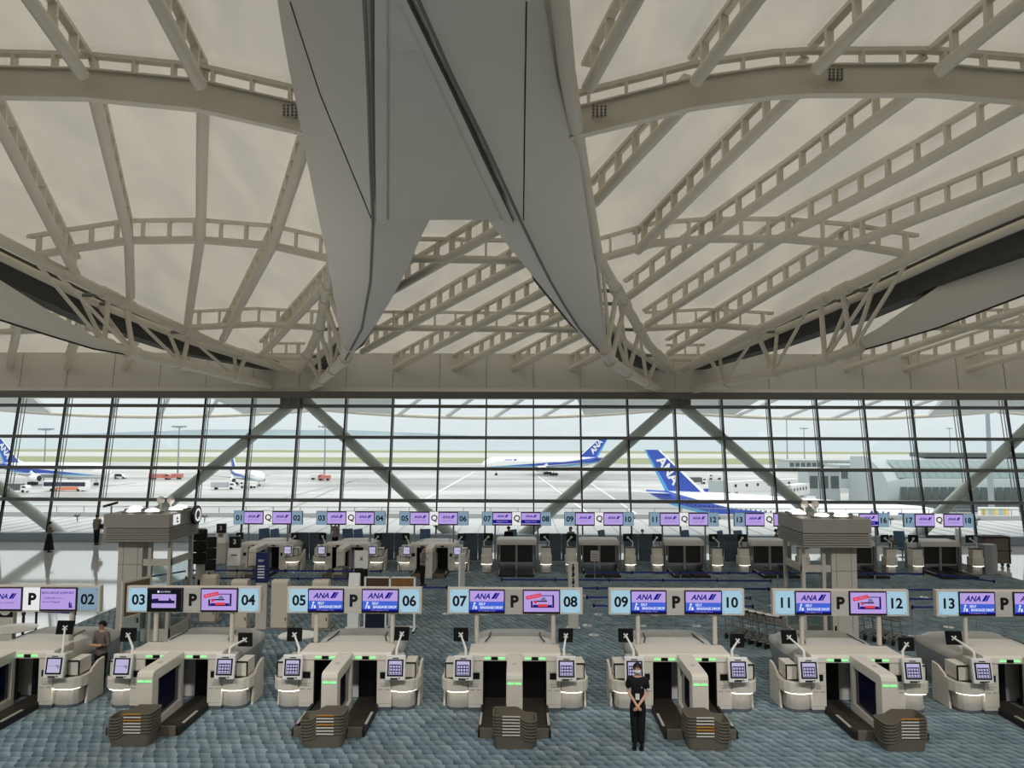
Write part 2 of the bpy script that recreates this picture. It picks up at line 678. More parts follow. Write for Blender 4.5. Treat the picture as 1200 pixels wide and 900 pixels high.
def ladder(t, pts, lad, step=1.15, wid=0.26, m=None, over=0.0):
    """posts and top flange standing on a member that runs through pts (relative to t)"""
    global POST_ME
    m = m or M_steel
    fl_ = [p.copy() for p in pts]
    if over:
        fl_[0] += (fl_[0] - fl_[1]).normalized() * over
        fl_[-1] += (fl_[-1] - fl_[-2]).normalized() * over
    MB().ribbon([p + Vector((0, 0, lad)) for p in fl_], wid, 0.13).build('top_flange', m, t)
    if POST_ME is None:
        o = POST.build('post', M_steel)
        POST_ME = o.data
        bpy.data.objects.remove(o)
    L = [0.0]
    for a, b in zip(pts, pts[1:]):
        L.append(L[-1] + (b - a).length)
    n = max(1, int(L[-1] / step))
    for i in range(n + 1):
        s = L[-1] * (i + 0.5) / (n + 1)
        for k in range(len(pts) - 1):
            if L[k] <= s <= L[k + 1]:
                f = (s - L[k]) / max(1e-6, L[k + 1] - L[k])
                p = pts[k].lerp(pts[k + 1], f)
                d = pts[k + 1] - pts[k]
                o = bpy.data.objects.new('post', POST_ME)
                COL.objects.link(o)
                o.parent = t
                o.location = p
                o.rotation_euler = (0, 0, math.atan2(d.y, d.x))
                o.scale = (1, 1, lad)
                break


def dens(pix, n=6):
    out = []
    for (a, b) in zip(pix, pix[1:]):
        for i in range(n):
            out.append((lerp(a[0], b[0], i / n), lerp(a[1], b[1], i / n)))
    return out + [pix[-1]]


def rib(pix, label, r=0.2, ext=0.0):
    P = [on_roof(*q) for q in dens(pix, 5)]
    if ext:
        P.insert(0, P[0] + (P[0] - P[1]).normalized() * ext)
    c = P[0].copy()
    P = [p - c for p in P]
    t = thing('roof_rib', label, 'roof rib', c)
    MB().tube(P, r, 14).build('tube', M_steel, t, smooth=40)
    ladder(t, P, LAD, over=0.2)
    return t


def arc_tube(pix, label, r=0.17):
    P = [on_roof(*q) for q in dens(pix, 5)]
    c = P[0].copy()
    P = [p - c for p in P]
    t = thing('roof_arch', label, 'roof arch', c)
    MB().tube(P, r, 14).build('tube', M_steel, t, smooth=40)
    ladder(t, P, LAD)


def arc_beam(pix, label):
    P = [on_roof(*q) for q in dens(pix, 6)]
    c = P[0].copy()
    P = [p - c for p in P]
    t = thing('arched_beam', label, 'arched beam', c)
    MB().ribbon(P, 0.10, 0.90).build('web', M_steel, t, smooth=30)
    for s in (-1, 1):
        MB().ribbon([p + Vector((0, 0, s * 0.45)) for p in P], 0.34, 0.05).build('flange', M_steel, t, smooth=30)
    ladder(t, [p + Vector((0, 0, 0.45)) for p in P], 0.48, 1.25)
    return t, c, P


RL = [
    ([(35, 0), (97, 88)], 'ceiling rib tube meeting the left arched beam nearest the picture edge', 4),
    ([(183, 0), (235, 100)], 'ceiling rib tube meeting the left arched beam nearest the white fins', 4),
    ([(0, 148), (78, 300), (89, 322)], 'ceiling rib tube crossing the left tubular arch at its lowest far end', 6),
    ([(112, 119), (151, 282), (153, 348)], 'ceiling rib tube dropping from the left arched beam, next to the lowest one', 0.5),
    ([(238, 128), (235, 278), (220, 379)], 'ceiling rib tube hanging almost plumb below the left arched beam', 0.5),
    ([(357, 173), (320, 287), (261, 398)], 'ceiling rib tube emerging from behind the left white fin and leaning inward', 1.5),
    ([(382, 335), (307, 416)], 'shortest ceiling rib tube beside the left white fin, low down', 0.5),
    ([(745, 0), (689, 103)], 'ceiling rib tube by the edge of the right white fin at the top', 4),
    ([(887, 0), (815, 96)], 'ceiling rib tube meeting the right arched beam, second from the right white fin', 4),
    ([(1037, 0), (957, 82)], 'ceiling rib tube meeting the right arched beam near its crown', 4),
    ([(1200, 2), (1100, 84)], 'ceiling rib tube meeting the right arched beam nearest the top corner', 4),
    ([(792, 135), (696, 238)], 'short ceiling rib tube below the right arched beam beside the white fin', 0.4),
    ([(929, 114), (840, 200), (747, 294)], 'ceiling rib tube below the right arched beam, second out from the white fin', 0.4),
    ([(1065, 112), (940, 204), (829, 280), (736, 348)], 'ceiling rib tube below the right arched beam, third out from the white fin', 0.4),
    ([(1200, 124), (1066, 200), (917, 278), (758, 381)], 'ceiling rib tube below the right arched beam, fourth out from the white fin', 6),
    ([(1200, 207), (1002, 285), (784, 414)], 'longest ceiling rib tube of the right vault, just above the right truss', 6),
    ([(582, 270), (520, 306), (440, 352)], 'ceiling rib tube seen between the white fins, topmost under the soffit', 1.0),
    ([(626, 302), (540, 348), (425, 412)], 'ceiling rib tube seen between the white fins, second below the soffit', 1.0),
    ([(645, 338), (457, 435)], 'ceiling rib tube seen between the white fins, third below the soffit', 1.0),
    ([(672, 364), (525, 436)], 'ceiling rib tube seen between the white fins, fourth below the soffit', 1.0),
    ([(690, 388), (592, 437)], 'ceiling rib tube seen between the white fins, fifth below the soffit', 1.0),
    ([(710, 412), (660, 437)], 'ceiling rib tube seen between the white fins, lowest by the right tip', 0.8),
    ([(1260, 342), (979, 437)], 'ceiling rib tube below the right hanging fin, first from its tip', 3),
    ([(1260, 372), (1048, 437)], 'ceiling rib tube below the right hanging fin, second from its tip', 3),
    ([(1260, 397), (1122, 437)], 'ceiling rib tube below the right hanging fin, third from its tip', 3),
    ([(1270, 420), (1187, 437)], 'ceiling rib tube below the right hanging fin, in the corner by the glass', 3),
    ([(24, 372), (10, 435)], 'ceiling rib tube meeting the fascia at the far left edge', 2),
    ([(97, 378), (77, 435)], 'ceiling rib tube meeting the fascia, second from the left edge', 2),
    ([(163, 390), (144, 436)], 'ceiling rib tube meeting the fascia under the left fin tip', 1),
    ([(223, 410), (211, 436)], 'ceiling rib tube meeting the fascia under the left truss', 0.6),
]
for pix, lab, ext in RL:
    rib(pix, lab, ext=ext)
BEAML = [(-330, 142), (-230, 117), (-90, 99), (0, 97), (100, 99), (233, 112), (347, 138), (362, 142)]
BEAMR = [(668, 147), (683, 142), (813, 110), (906, 97), (950, 94.5), (1090, 94), (1200, 103), (1300, 119), (1400, 146)]
t, c, P = arc_beam(BEAML, 'deep arched ceiling beam left of the white fins')
bl = MB()
t2, c2, P2 = arc_beam(BEAMR, 'deep arched ceiling beam right of the white fins')


def bolts(t, c, px):
    b = MB()
    for dx in (-7, -2.5, 2.5, 7):
        for dy in range(-12, 14, 4):
            p = on_roof(px[0] + dx, px[1] + dy * 0.9) - c
            b.box(p.x - 0.035, p.y - 0.11, p.z - 0.03, p.x + 0.035, p.y - 0.05, p.z + 0.03)
    b.build('bolt_group', M_steel_dk, t)


bolts(t, c, (341, 136))
bolts(t2, c2, (702, 137))
bolts(t2, c2, (978, 94))
arc_tube([(33, 301), (77, 293), (150, 282), (233, 281), (320, 288), (390, 304)], 'tubular ceiling arch in the left vault, below the deep beam')
arc_tube([(700, 304), (767, 285), (829, 280), (918, 280), (1000, 287), (1075, 300)], 'tubular ceiling arch in the right vault, below the deep beam')
arc_tube([(222, 384), (300, 380), (376, 384)], 'shorter tubular ceiling arch low in the left vault')
arc_tube([(757, 385), (830, 381), (906, 386)], 'shorter tubular ceiling arch low in the right vault')
arc_tube([(310, 419), (356, 419)], 'shortest tubular ceiling arch where the left trusses meet', 0.14)
arc_tube([(782, 421), (826, 421)], 'shortest tubular ceiling arch where the right trusses meet', 0.14)
arc_tube([(470, 303), (540, 304), (640, 306)], 'level ceiling purlin tube between the fins, upper')
arc_tube([(425, 384), (540, 385), (690, 387)], 'level ceiling purlin tube between the fins, lower')
arc_tube([(1060, 384), (1130, 383), (1260, 381)], 'level ceiling purlin tube under the right hanging fin')
arc_tube([(-60, 391), (60, 387), (158, 384)], 'level ceiling purlin tube under the left hanging fin')

# ---- trusses: two upper chords, a lower chord, webs, and a catwalk between the upper chords
M_catwalk = mat('catwalk_dark', (80, 80, 77), 0.7, var=0.2, scale=2)


def truss(up, low, side, label):
    """up: pixels on the roof surface; low: (px, py, Y); side: +1 when the second chord lies towards +X"""
    U = [on_roof(*q, off=-0.25) for q in up]
    Lw = [aty(*q) for q in low]
    c = U[-1].copy()
    t = thing('roof_truss', label, 'roof truss', c)
    MB().tube([p - c for p in U], 0.24, 16).build('upper_chord', M_steel, t, smooth=40)
    V2 = [p + Vector((side * 1.5 * min(1, 0.25 + (len(U) - 1 - i) * 0.5), 0.25, 0.05)) for i, p in enumerate(U)]
    MB().tube([p - c for p in V2], 0.19, 12).build('rear_chord', M_steel, t, smooth=40)
    MB().tube([p - c for p in Lw], 0.24, 16).build('lower_chord', M_steel, t, smooth=40)
    cw = MB()
    nU = len(U)
    cw.loft([[b - c + Vector((side * 0.3, 0.2, -0.9 * min(1, (nU - 1 - i) * 0.7))), b - c + Vector((side * 1.1, 0.5, -0.9 * min(1, (nU - 1 - i) * 0.7))), b - c + Vector((side * 1.1, 0.5, 0.5)), b - c + Vector((side * 0.3, 0.2, 0.5))] for i, b in enumerate(V2)])
    cw.build('catwalk', M_catwalk, t)
    n = len(Lw)

    def lowpt(f):
        f = max(0, min(0.9999, f)) * (n - 1)
        i = int(f)
        return Lw[i].lerp(Lw[i + 1], f - i)

    def uppt(P, f):
        f = max(0, min(0.9999, f)) * (len(P) - 1)
        i = int(f)
        return P[i].lerp(P[i + 1], f - i)
    k = 4
    y0 = Lw[0].y
    for i in range(k):
        f = (i + 0.35) / k
        l = lowpt(f)
        best = min((abs(uppt(U, j / 60).y - l.y), j / 60) for j in range(61))[1]
        for P, r in ((U, 0.12), (V2, 0.10)):
            MB().tube([l - c, uppt(P, best) - c], r, 10).build('web', M_steel, t, smooth=40)
            if P is U:
                MB().tube([l - c, uppt(P, max(0, best - 0.14)) - c], 0.085, 8).build('web', M_steel, t, smooth=40)
        MB().tube([uppt(U, best) - c, uppt(V2, best) - c], 0.09, 8).build('web', M_steel_dk, t, smooth=40)
        d = (lowpt(f + 0.02) - l).normalized()
        MB().tube([l - c - d * 0.35, l - c + d * 0.35], 0.31, 16).build('node_sleeve', M_steel, t, smooth=40)
        d = (uppt(U, best + 0.02) - uppt(U, best)).normalized()
        q = uppt(U, best) - c
        MB().tube([q - d * 0.4, q + d * 0.4], 0.30, 16).build('node_sleeve', M_steel, t, smooth=40)
    return U, V2, Lw


truss([(-120, 216), (-60, 249), (0, 281), (37, 300), (147, 356), (250, 402), (342, 435)], [(110, 399, 33.4), (155, 413, 34.7), (230, 431, 39.5), (316, 452, 45.0)], -1,
      'triangular tube truss running up to the left hanging fin')
truss([(400, 230), (396, 270), (389, 315), (373, 390), (351, 434)], [(411, 402, 32.6), (404, 421, 34.5), (386, 438, 39.5), (367, 453, 45.0)], 1,
      'triangular tube truss behind the tip of the left central fin')
truss([(655, -10), (664, 80), (681, 190), (700, 300), (732, 356), (760, 404), (788, 434)], [(708, 408, 32.6), (716, 424, 34.5), (742, 441, 39.5), (771, 456, 45.0)], -1,
      'triangular tube truss behind the tip of the right central fin')
truss([(1320, 180), (1200, 243), (1083, 294), (970, 348), (880, 392), (800, 433)], [(1010, 407, 33), (968, 421, 34.3), (890, 440, 39.5), (812, 457, 45.0)], 1,
      'triangular tube truss running up to the right hanging fin')

# ---- white hull-shaped cladding of the lower chords
FIN_Y = [(-200, 9.5), (0, 15), (60, 17), (110, 18.5), (190, 21.2), (262, 24), (330, 27.5), (385, 31), (421, 33.5)]


def fin(sil, keel, inner, label, mir, seam):
    """sil, keel, inner: image outlines as (row, x); sections run across at one distance each"""
    rows = [-170, -100, -50, 0, 40, 80, 120, 160, 200, 235, 262, 300, 330, 360, 385, 405, 421]
    outer, inn, K0 = [], [], []
    org = aty(interp(keel, 262), 262, 24)
    for r in rows:
        Y = interp(FIN_Y, r)
        K = aty(interp(keel, r), r, Y)
        f = max(0.0, (421 - r) / 421.0)
        dz = 1.9 * min(1.0, (f * 1.7)) ** 0.8
        rr = r - dz * F / Y
        O = aty(interp(sil, rr), rr, Y)
        Iw = K + Vector(((K.x - O.x) * 0.75, 0, dz))
        if r >= 262:
            rr2 = r - 0.6 * dz * F / Y
            Iw = aty(max(interp(inner, rr2), interp(keel, r) + 0.3) if mir > 0 else min(interp(inner, rr2), interp(keel, r) - 0.3), rr2, Y)
        n = Vector((-(O.z - K.z), 0, O.x - K.x))
        if n.length > 1e-4:
            n.normalize()
        if n.z > 0:
            n = -n
        w = (O - K).length
        sec = []
        for s in (0, 0.2, 0.4, 0.6, 0.8, 1.0):
            sec.append(K.lerp(O, s) + n * (0.10 * w * 4 * s * (1 - s)) * 0.5)
        outer.append([p - org for p in sec])
        inn.append([K - org, K.lerp(Iw, 0.5) - org + Vector((0, 0, -0.05)), Iw - org])
        K0.append(K)
    t = CEN
    dl = org - CEN.location
    outer = [[p + dl for p in q] for q in outer]
    inn = [[p + dl for p in q] for q in inn]
    org = CEN.location.copy()
    ob = MB()
    ob.loft(outer, close=False)
    o1 = ob.build('outer_flank', M_white_clad, t, smooth=35)
    ib = MB()
    ib.loft(inn, close=False)
    ib.build('inner_flank', M_white_clad, t, smooth=35)
    top = MB()
    top.loft([[a[-1], b[-1]] for a, b in zip(outer, inn)], close=False)
    top.build('top_plate', M_steel_dk, t, smooth=35)
    MB().tube([k - org for k in K0], 0.05, 8).build('keel_edge', M_steel_dk, t, smooth=35)
    bv = BVHTree.FromPolygons([Vector(v) for v in ob.v], ob.f)
    pts = []
    for q in dens(seam, 10):
        d = ray(*q).normalized()
        h = bv.ray_cast(CO - org, d)
        if h[0] is not None:
            pts.append(h[0] - d * 0.01)
    if len(pts) > 1:
        MB().ribbon(pts, 0.035, 0.03).build('panel_joint', M_dark, t)
    return K0, org


SIL_L = [(-260, 286), (-100, 309), (0, 325), (60, 334), (110, 345), (190, 360), (250, 372), (310, 385), (380, 397), (421, 405)]
KEE_L = [(-170, 419), (0, 427), (60, 430), (110, 432), (190, 434), (262, 437), (330, 434), (385, 424), (421, 405)]
INN_L = [(190, 540), (268, 497), (310, 480), (345, 462), (395, 432), (421, 405)]
SIL_R = [(-260, 625), (-100, 643), (0, 655), (50, 662), (100, 668), (170, 677), (230, 685), (330, 700), (421, 712)]
KEE_R = [(-170, 418), (0, 490), (90, 530), (170, 570), (265, 613), (308, 634), (345, 653), (390, 682), (421, 712)]
INN_R = [(190, 520), (266, 578), (312, 615), (355, 650), (394, 681), (421, 712)]
CEN = thing('truss_cladding', 'huge white V-shaped cladding of two hull-like fins joined by a soffit, top centre', 'cladding fin', aty(525, 262, 24))
KL, oL = fin(SIL_L, KEE_L, INN_L, 'huge white hull-shaped cladding fin, the central one with its tip on the left', 1, [(340, 2), (375, 110), (436, 258)])
KRr, oR = fin(SIL_R, KEE_R, INN_R, 'huge white hull-shaped cladding fin, the central one with its tip on the right', -1, [(617, 2), (615, 140), (613.5, 258)])
# soffit joining the two fins, with a shadow groove along each keel
sof = CEN
so = CEN.location.copy()
A = [(-170, 441, 452), (0, 439, 453), (100, 439, 453), (200, 440, 453), (262, 441, 453)]
B = [(-170, 405, 413), (0, 468, 476), (100, 516, 525), (200, 562, 572), (264, 593, 603)]
pan, stl, str_, grl, grr = MB(), MB(), MB(), MB(), MB()
ra, rb, rc, rd, re = [], [], [], [], []
for i in range(25):
    r = -170 + (262 + 170) * i / 24.0
    Y = interp(FIN_Y, r)
    x0 = interp([(a[0], a[1]) for a in A], r)
    x1 = interp([(a[0], a[2]) for a in A], r)
    x2 = interp([(a[0], a[1]) for a in B], r)
    x3 = interp([(a[0], a[2]) for a in B], r)
    p0, p1, p2, p3 = aty(x0, r, Y) - so, aty(x1, r, Y) - so, aty(x2, r, Y) - so, aty(x3, r, Y) - so
    kl, kr = aty(interp(KEE_L, r), r, Y) - so, aty(interp(KEE_R, r), r, Y) - so
    if p2.x < p1.x:
        m_ = (p1 + p2) / 2
        p1, p2 = m_, m_.copy()
    up = Vector((0, 0, 0.12))
    ra.append([p1 + up, p2 + up])
    rb.append([p0, p1, p1 + up])
    rc.append([p2 + up, p2, p3])
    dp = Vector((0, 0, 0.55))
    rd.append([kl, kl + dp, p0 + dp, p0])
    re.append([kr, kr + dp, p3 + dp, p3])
pan.loft(ra, close=False)
stl.loft(rb, close=False)
str_.loft(rc, close=False)
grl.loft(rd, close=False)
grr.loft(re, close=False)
pan.build('soffit_panel', M_white_clad, sof)
stl.build('edge_strip', M_white_clad, sof)
str_.build('edge_strip', M_white_clad, sof)
grl.build('shadow_groove', M_steel_dk, sof)  # both grooves: shade put into a darker grey than the cladding
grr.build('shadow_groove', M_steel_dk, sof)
endp = MB()
endp.loft([[ra[-1][0], ra[-1][1]], [ra[-1][0] + Vector((0, 0.5, 1.8)), ra[-1][1] + Vector((0, 0.5, 1.8))]], close=False)
endp.build('end_plate', M_white_clad, sof)


def side_fin(top, keel, label):
    """top, keel: lists of (px, py, Y)"""
    T = [aty(*q) for q in top]
    K = [aty(*q) for q in keel]
    org = K[len(K) // 2].copy()
    t = thing('truss_cladding', label, 'cladding fin', org)
    rings, back = [], []
    for a, b in zip(T, K):
        n = (a - b).cross(T[-1] - T[0])
        n = n.normalized() if n.length > 1e-5 else Vector((0, -1, 0))
        if n.y > 0:
            n = -n
        w = (a - b).length
        rings.append([b.lerp(a, s) + n * 0.09 * w * 4 * s * (1 - s) - org for s in (0, .25, .5, .75, 1)])
        back.append([b - org, b + Vector((0, 0.5 * w, 0.2 * w)) - org, a + Vector((0, 0.6 * w, -0.15 * w)) - org, a - org])
    o = MB()
    o.loft(rings, close=False)
    o.build('flank', M_white_clad, t, smooth=35)
    o = MB()
    o.loft(back, close=False)
    o.build('rear_flank', M_white_clad, t, smooth=35)
    MB().tube([k - org for k in K], 0.04, 8).build('keel_edge', M_dark, t, smooth=35)


side_fin([(-60, 288, 27.4), (0, 328, 29.1), (60, 366, 31.3), (110, 394, 33.1), (157, 414, 34.8)],
         [(-60, 355, 27.4), (0, 375, 29.1), (60, 394, 31.3), (110, 409, 33.1), (157, 417, 34.8)],
         'white hull-shaped cladding fin hanging at the left edge of the picture')
side_fin([(1250, 244, 27.4), (1200, 273, 28.6), (1100, 335, 31.0), (1030, 384, 32.8), (967, 419, 34.4)],
         [(1250, 330, 27.4), (1200, 346, 28.6), (1100, 384, 31.0), (1030, 405, 32.8), (967, 422, 34.4)],
         'white hull-shaped cladding fin hanging at the right edge of the picture')
# ------------------------------------------------------------------ outside
GZ = -12.0


def ground(px, py):
    return atz(px, py, GZ)


def apron_mat():
    m = mat('wet_apron', (214, 214, 211), 0.38, spec=0.5, var=0.0)
    nt = m.node_tree
    N, L = nt.nodes, nt.links
    b = N['Principled BSDF']
    tc = N.new('ShaderNodeTexCoord')
    mp = N.new('ShaderNodeMapping')
    mp.inputs['Scale'].default_value = (0.012, 0.03, 1)
    L.new(tc.outputs['Object'], mp.inputs[0])
    nz = N.new('ShaderNodeTexNoise')
    nz.inputs['Scale'].default_value = 1.0
    nz.inputs['Detail'].default_value = 7
    L.new(mp.outputs[0], nz.inputs['Vector'])
    rp = N.new('ShaderNodeValToRGB')
    rp.color_ramp.elements[0].position = 0.36
    rp.color_ramp.elements[0].color = rgb(140, 142, 141)
    rp.color_ramp.elements[1].position = 0.62
    rp.color_ramp.elements[1].color = rgb(200, 201, 199)
    L.new(nz.outputs['Fac'], rp.inputs[0])
    L.new(rp.outputs[0], b.inputs['Base Color'])
    return m


M_apron = apron_mat()
M_grass = mat('airfield_grass', (150, 158, 124), 0.9, spec=0.05, var=0.16, scale=0.02)
M_runway = mat('runway', (190, 191, 188), 0.5, var=0.08, scale=0.02)
M_sea = mat('grey_sea', (150, 168, 176), 0.30, spec=0.6, var=0.04, scale=0.003)
M_line = mat('apron_line', (238, 238, 234), 0.6)
M_seam = mat('apron_seam', (160, 160, 158), 0.6)
M_hill = mat('hazy_hill', (150, 166, 172), 0.9, spec=0.0, var=0.06, scale=0.001)  # distance haze put into the pale blue-grey colour


def strip(name, ya, yb, m, dz, x=2600):
    return tag(MB().add([(-x, ya, GZ + dz), (x, ya, GZ + dz), (x, yb, GZ + dz), (-x, yb, GZ + dz)], [(0, 1, 2, 3)]) or None, None)


def flat(name, x0, ya, x1, yb, m, dz):
    q = MB()
    q.add([(x0, ya, GZ + dz), (x1, ya, GZ + dz), (x1, yb, GZ + dz), (x0, yb, GZ + dz)], [(0, 1, 2, 3)])
    return tag(q.build(name, m), kind='structure')


flat('ground_apron', -900, 47, 900, 1060, M_apron, 0)
flat('ground_grass', -900, 520, 420, 650, M_grass, 0.1)
flat('ground_grass', -900, 860, 900, 1010, M_grass, 0.1)
flat('ground_runway', -900, 660, 900, 850, M_runway, 0.1)
flat('sea', -16000, 1060, 16000, 26000, M_sea, -1)
# apron markings and slab seams
mk = MB()
for (a, b, w) in (((490, 590), (556, 553), 0.9), ((628, 556), (700, 610), 0.7), ((420, 596), (500, 600), 0.6), ((300, 598), (420, 575), 0.6), ((60, 598), (330, 585), 0.5), ((690, 565), (760, 612), 0.6)):
    p, q = ground(*a), ground(*b)
    p.z = q.z = GZ + 0.06
    mk.bar(p, q, w, 0.02)
tag(mk.build('ground_marking', M_line), kind='structure')
sm = MB()
for y in range(80, 420, 22):
    sm.bar((-220, y, GZ + 0.04), (180, y, GZ + 0.04), 0.35, 0.01)
for a, b in (((330, 584), (430, 560)), ((630, 556), (720, 625)), ((0, 582), (160, 566)), ((300, 615), (420, 560))):
    p, q = ground(*a), ground(*b)
    p.z = q.z = GZ + 0.05
    sm.bar(p, q, 0.8, 0.01)
tag(sm.build('ground_seam', M_seam), kind='structure')
hl = MB()
rings = []
rr = random.Random(3)
for i in range(61):
    x = -9000 + 300 * i
    h = max(5, 90 * math.exp(-((x + 3800) / 1700) ** 2) + 60 * math.exp(-((x + 1800) / 1200) ** 2) + rr.uniform(0, 8) + (12 if x < 2000 else 0))
    rings.append([(x, 8600, -16), (x, 8800, -16 + h * 0.8), (x, 9400, -16 + h), (x, 10400, -16)])
hl.loft(rings)
tag(hl.build('hill', M_hill, smooth=60), kind='structure')

# outside ledge below the glass, its seams and floodlights
M_ledge = mat('ledge_metal', (216, 219, 220), 0.45, var=0.03)
lg = MB()
lg.box(-60, 45.0, -0.5, 60, 55.0, 0.30)
lg.box(-60, 44.55, -0.5, 60, 45.0, 0.12)
lg.box(-60, 54.6, 0.3, 60, 55.0, 0.62)
for k in range(-48, 49):
    lg.bar((k * 1.25, 45.1, 0.32), (k * 1.25, 54.6, 0.30), 0.035, 0.02, mi=1)
tag(lg.build('exterior_ledge', [M_ledge, M_rod]), kind='structure')
rl = MB()
rl.tube([(-60, 54.8, 1.05), (60, 54.8, 1.05)], 0.03, 6)
for k in range(-30, 31):
    rl.tube([(k * 2.0, 54.8, 0.6), (k * 2.0, 54.8, 1.05)], 0.025, 6)
tag(rl.build('exterior_rail', M_rod), kind='structure')
lamp0 = None
for i in range(-10, 12):
    x = -1.0 + i * 2.95
    lab = 'small twin floodlight on the white ledge outside the glass'
    if lamp0 is None:
        lamp0 = thing('ledge_floodlight', lab, 'floodlight', (x, 51.5, 0.30), group='floodlights along the outside ledge')
        MB().tube([(0, 0, 0), (0, 0, 0.36)], 0.035, 8).build('stem', M_steel_dk, lamp0)
        for s in (-1, 1):
            MB().tube([(s * 0.03, 0, 0.34), (s * 0.17, -0.05, 0.44)], [0.06, 0.10], 10).build('lamp_head', M_steel_dk, lamp0, smooth=40)
    else:
        dup(lamp0, (x, 51.5, 0.30))

# eaves canopy seen above the glass
cano = MB()
M_canopy = mat('canopy_sheet', (226, 228, 228), 0.5, var=0.03)
M_memb2 = M_memb
for k in range(-2, 3):
    xa = -2.1 + 23.4 * k
    ps = []
    for i in range(25):
        x = xa - 11.6 + 23.2 * i / 24
        u = abs(x - xa) / 11.7
        zz = 9.0 - 1.0 - 0.55 * (1 - u * u)
        ps.append((x, zz))
    if True:
        t = thing('eaves_canopy', 'pale curved canopy edge outside the top of the glass, %s bay' % ['far left', 'left', 'middle', 'right', 'far right'][k + 2], 'canopy', (xa, 46.2, 9.2))
        o = Vector((xa, 46.2, 9.2))
        MB().tube([Vector((x, 51.5, z + 0.1)) - o for x, z in ps], 0.13, 8).build('edge_tube', M_steel, t, smooth=40)
        rf = MB()
        for i in range(1, 7):
            x = xa - 11.7 + 23.4 * i / 7
            rf = MB().tube([Vector((x + 2.2, 46.4, 9.6)) - o, Vector((x - 1.2, 51.5, interp(ps, x - 1.2) + 0.15)) - o], 0.15, 8)
            rf.build('rafter', M_canopy, t, smooth=40)
        for s in (-1, 1):
            q = MB()
            a = [Vector((xa + s * 11.66, 46.3, 8.75)), Vector((xa + s * 5.6, 46.3, 8.95)), Vector((xa + s * 6.6, 50.6, 7.75)), Vector((xa + s * 11.66, 50.6, 8.05))]
            q.loft([[p - o for p in a], [p - o + Vector((0, 0, 0.25)) for p in a]])
            q.build('eaves_panel', M_canopy, t)

# ------------------------------------------------------------------ aircraft
M_acw = mat('aircraft_white', (244, 245, 246), 0.3, spec=0.5, var=0.01)
M_acb = mat('aircraft_blue', (52, 84, 186), 0.35, var=0.02)
M_acl = mat('aircraft_light_blue', (86, 170, 226), 0.35, var=0.02)
M_acg = mat('aircraft_grey', (176, 182, 188), 0.4, var=0.03)
M_win = mat('aircraft_window', (40, 48, 70), 0.3)
M_tyre = mat('tyre', (32, 32, 34), 0.7)


def livery(L, R, cz):
    m = mat('airliner_livery', (244, 245, 246), 0.3, spec=0.5, var=0)
    N, K = m.node_tree.nodes, m.node_tree.links
    sp = N.new('ShaderNodeSeparateXYZ')
    K.new(N.new('ShaderNodeTexCoord').outputs['Object'], sp.inputs[0])

    def op(o, a, b):
        n = N.new('ShaderNodeMath')
        n.operation = o
        for i, v in enumerate((a, b)):
            if isinstance(v, (int, float)):
                n.inputs[i].default_value = v
            else:
                K.new(v, n.inputs[i])
        return n.outputs[0]
    f = op('DIVIDE', op('SUBTRACT', L / 2, sp.outputs['X']), L)
    s = op('DIVIDE', op('SUBTRACT', sp.outputs['Z'], cz), R)
    top = op('MAXIMUM', op('MINIMUM', op('ADD', op('MULTIPLY', f, 1.3), -0.565), 0.14), op('ADD', op('MULTIPLY', f, 2.6), -1.47))
    low = op('MAXIMUM', op('ADD', op('MULTIPLY', f, 2.3), -2.05), -0.55)
    blue = op('MULTIPLY', op('LESS_THAN', s, top), op('GREATER_THAN', s, op('ADD', low, 0.22)))
    lite = op('MULTIPLY', op('MULTIPLY', op('LESS_THAN', s, op('ADD', low, 0.22)), op('GREATER_THAN', s, low)), op('LESS_THAN', s, top))
    grey = op('LESS_THAN', s, op('ADD', low, -0.2))
    prev = None
    for fac, c in ((grey, (206, 210, 214)), (lite, (86, 170, 226)), (blue, (52, 84, 186))):
        mx = N.new('ShaderNodeMix')
        mx.data_type = 'RGBA'
        if prev is None:
            mx.inputs['A'].default_value = rgb(244, 245, 246)
        else:
            K.new(prev, mx.inputs['A'])
        mx.inputs['B'].default_value = rgb(*c)
        K.new(fac, mx.inputs['Factor'])
        prev = mx.outputs['Result']
    K.new(prev, N['Principled BSDF'].inputs['Base Color'])
    return m


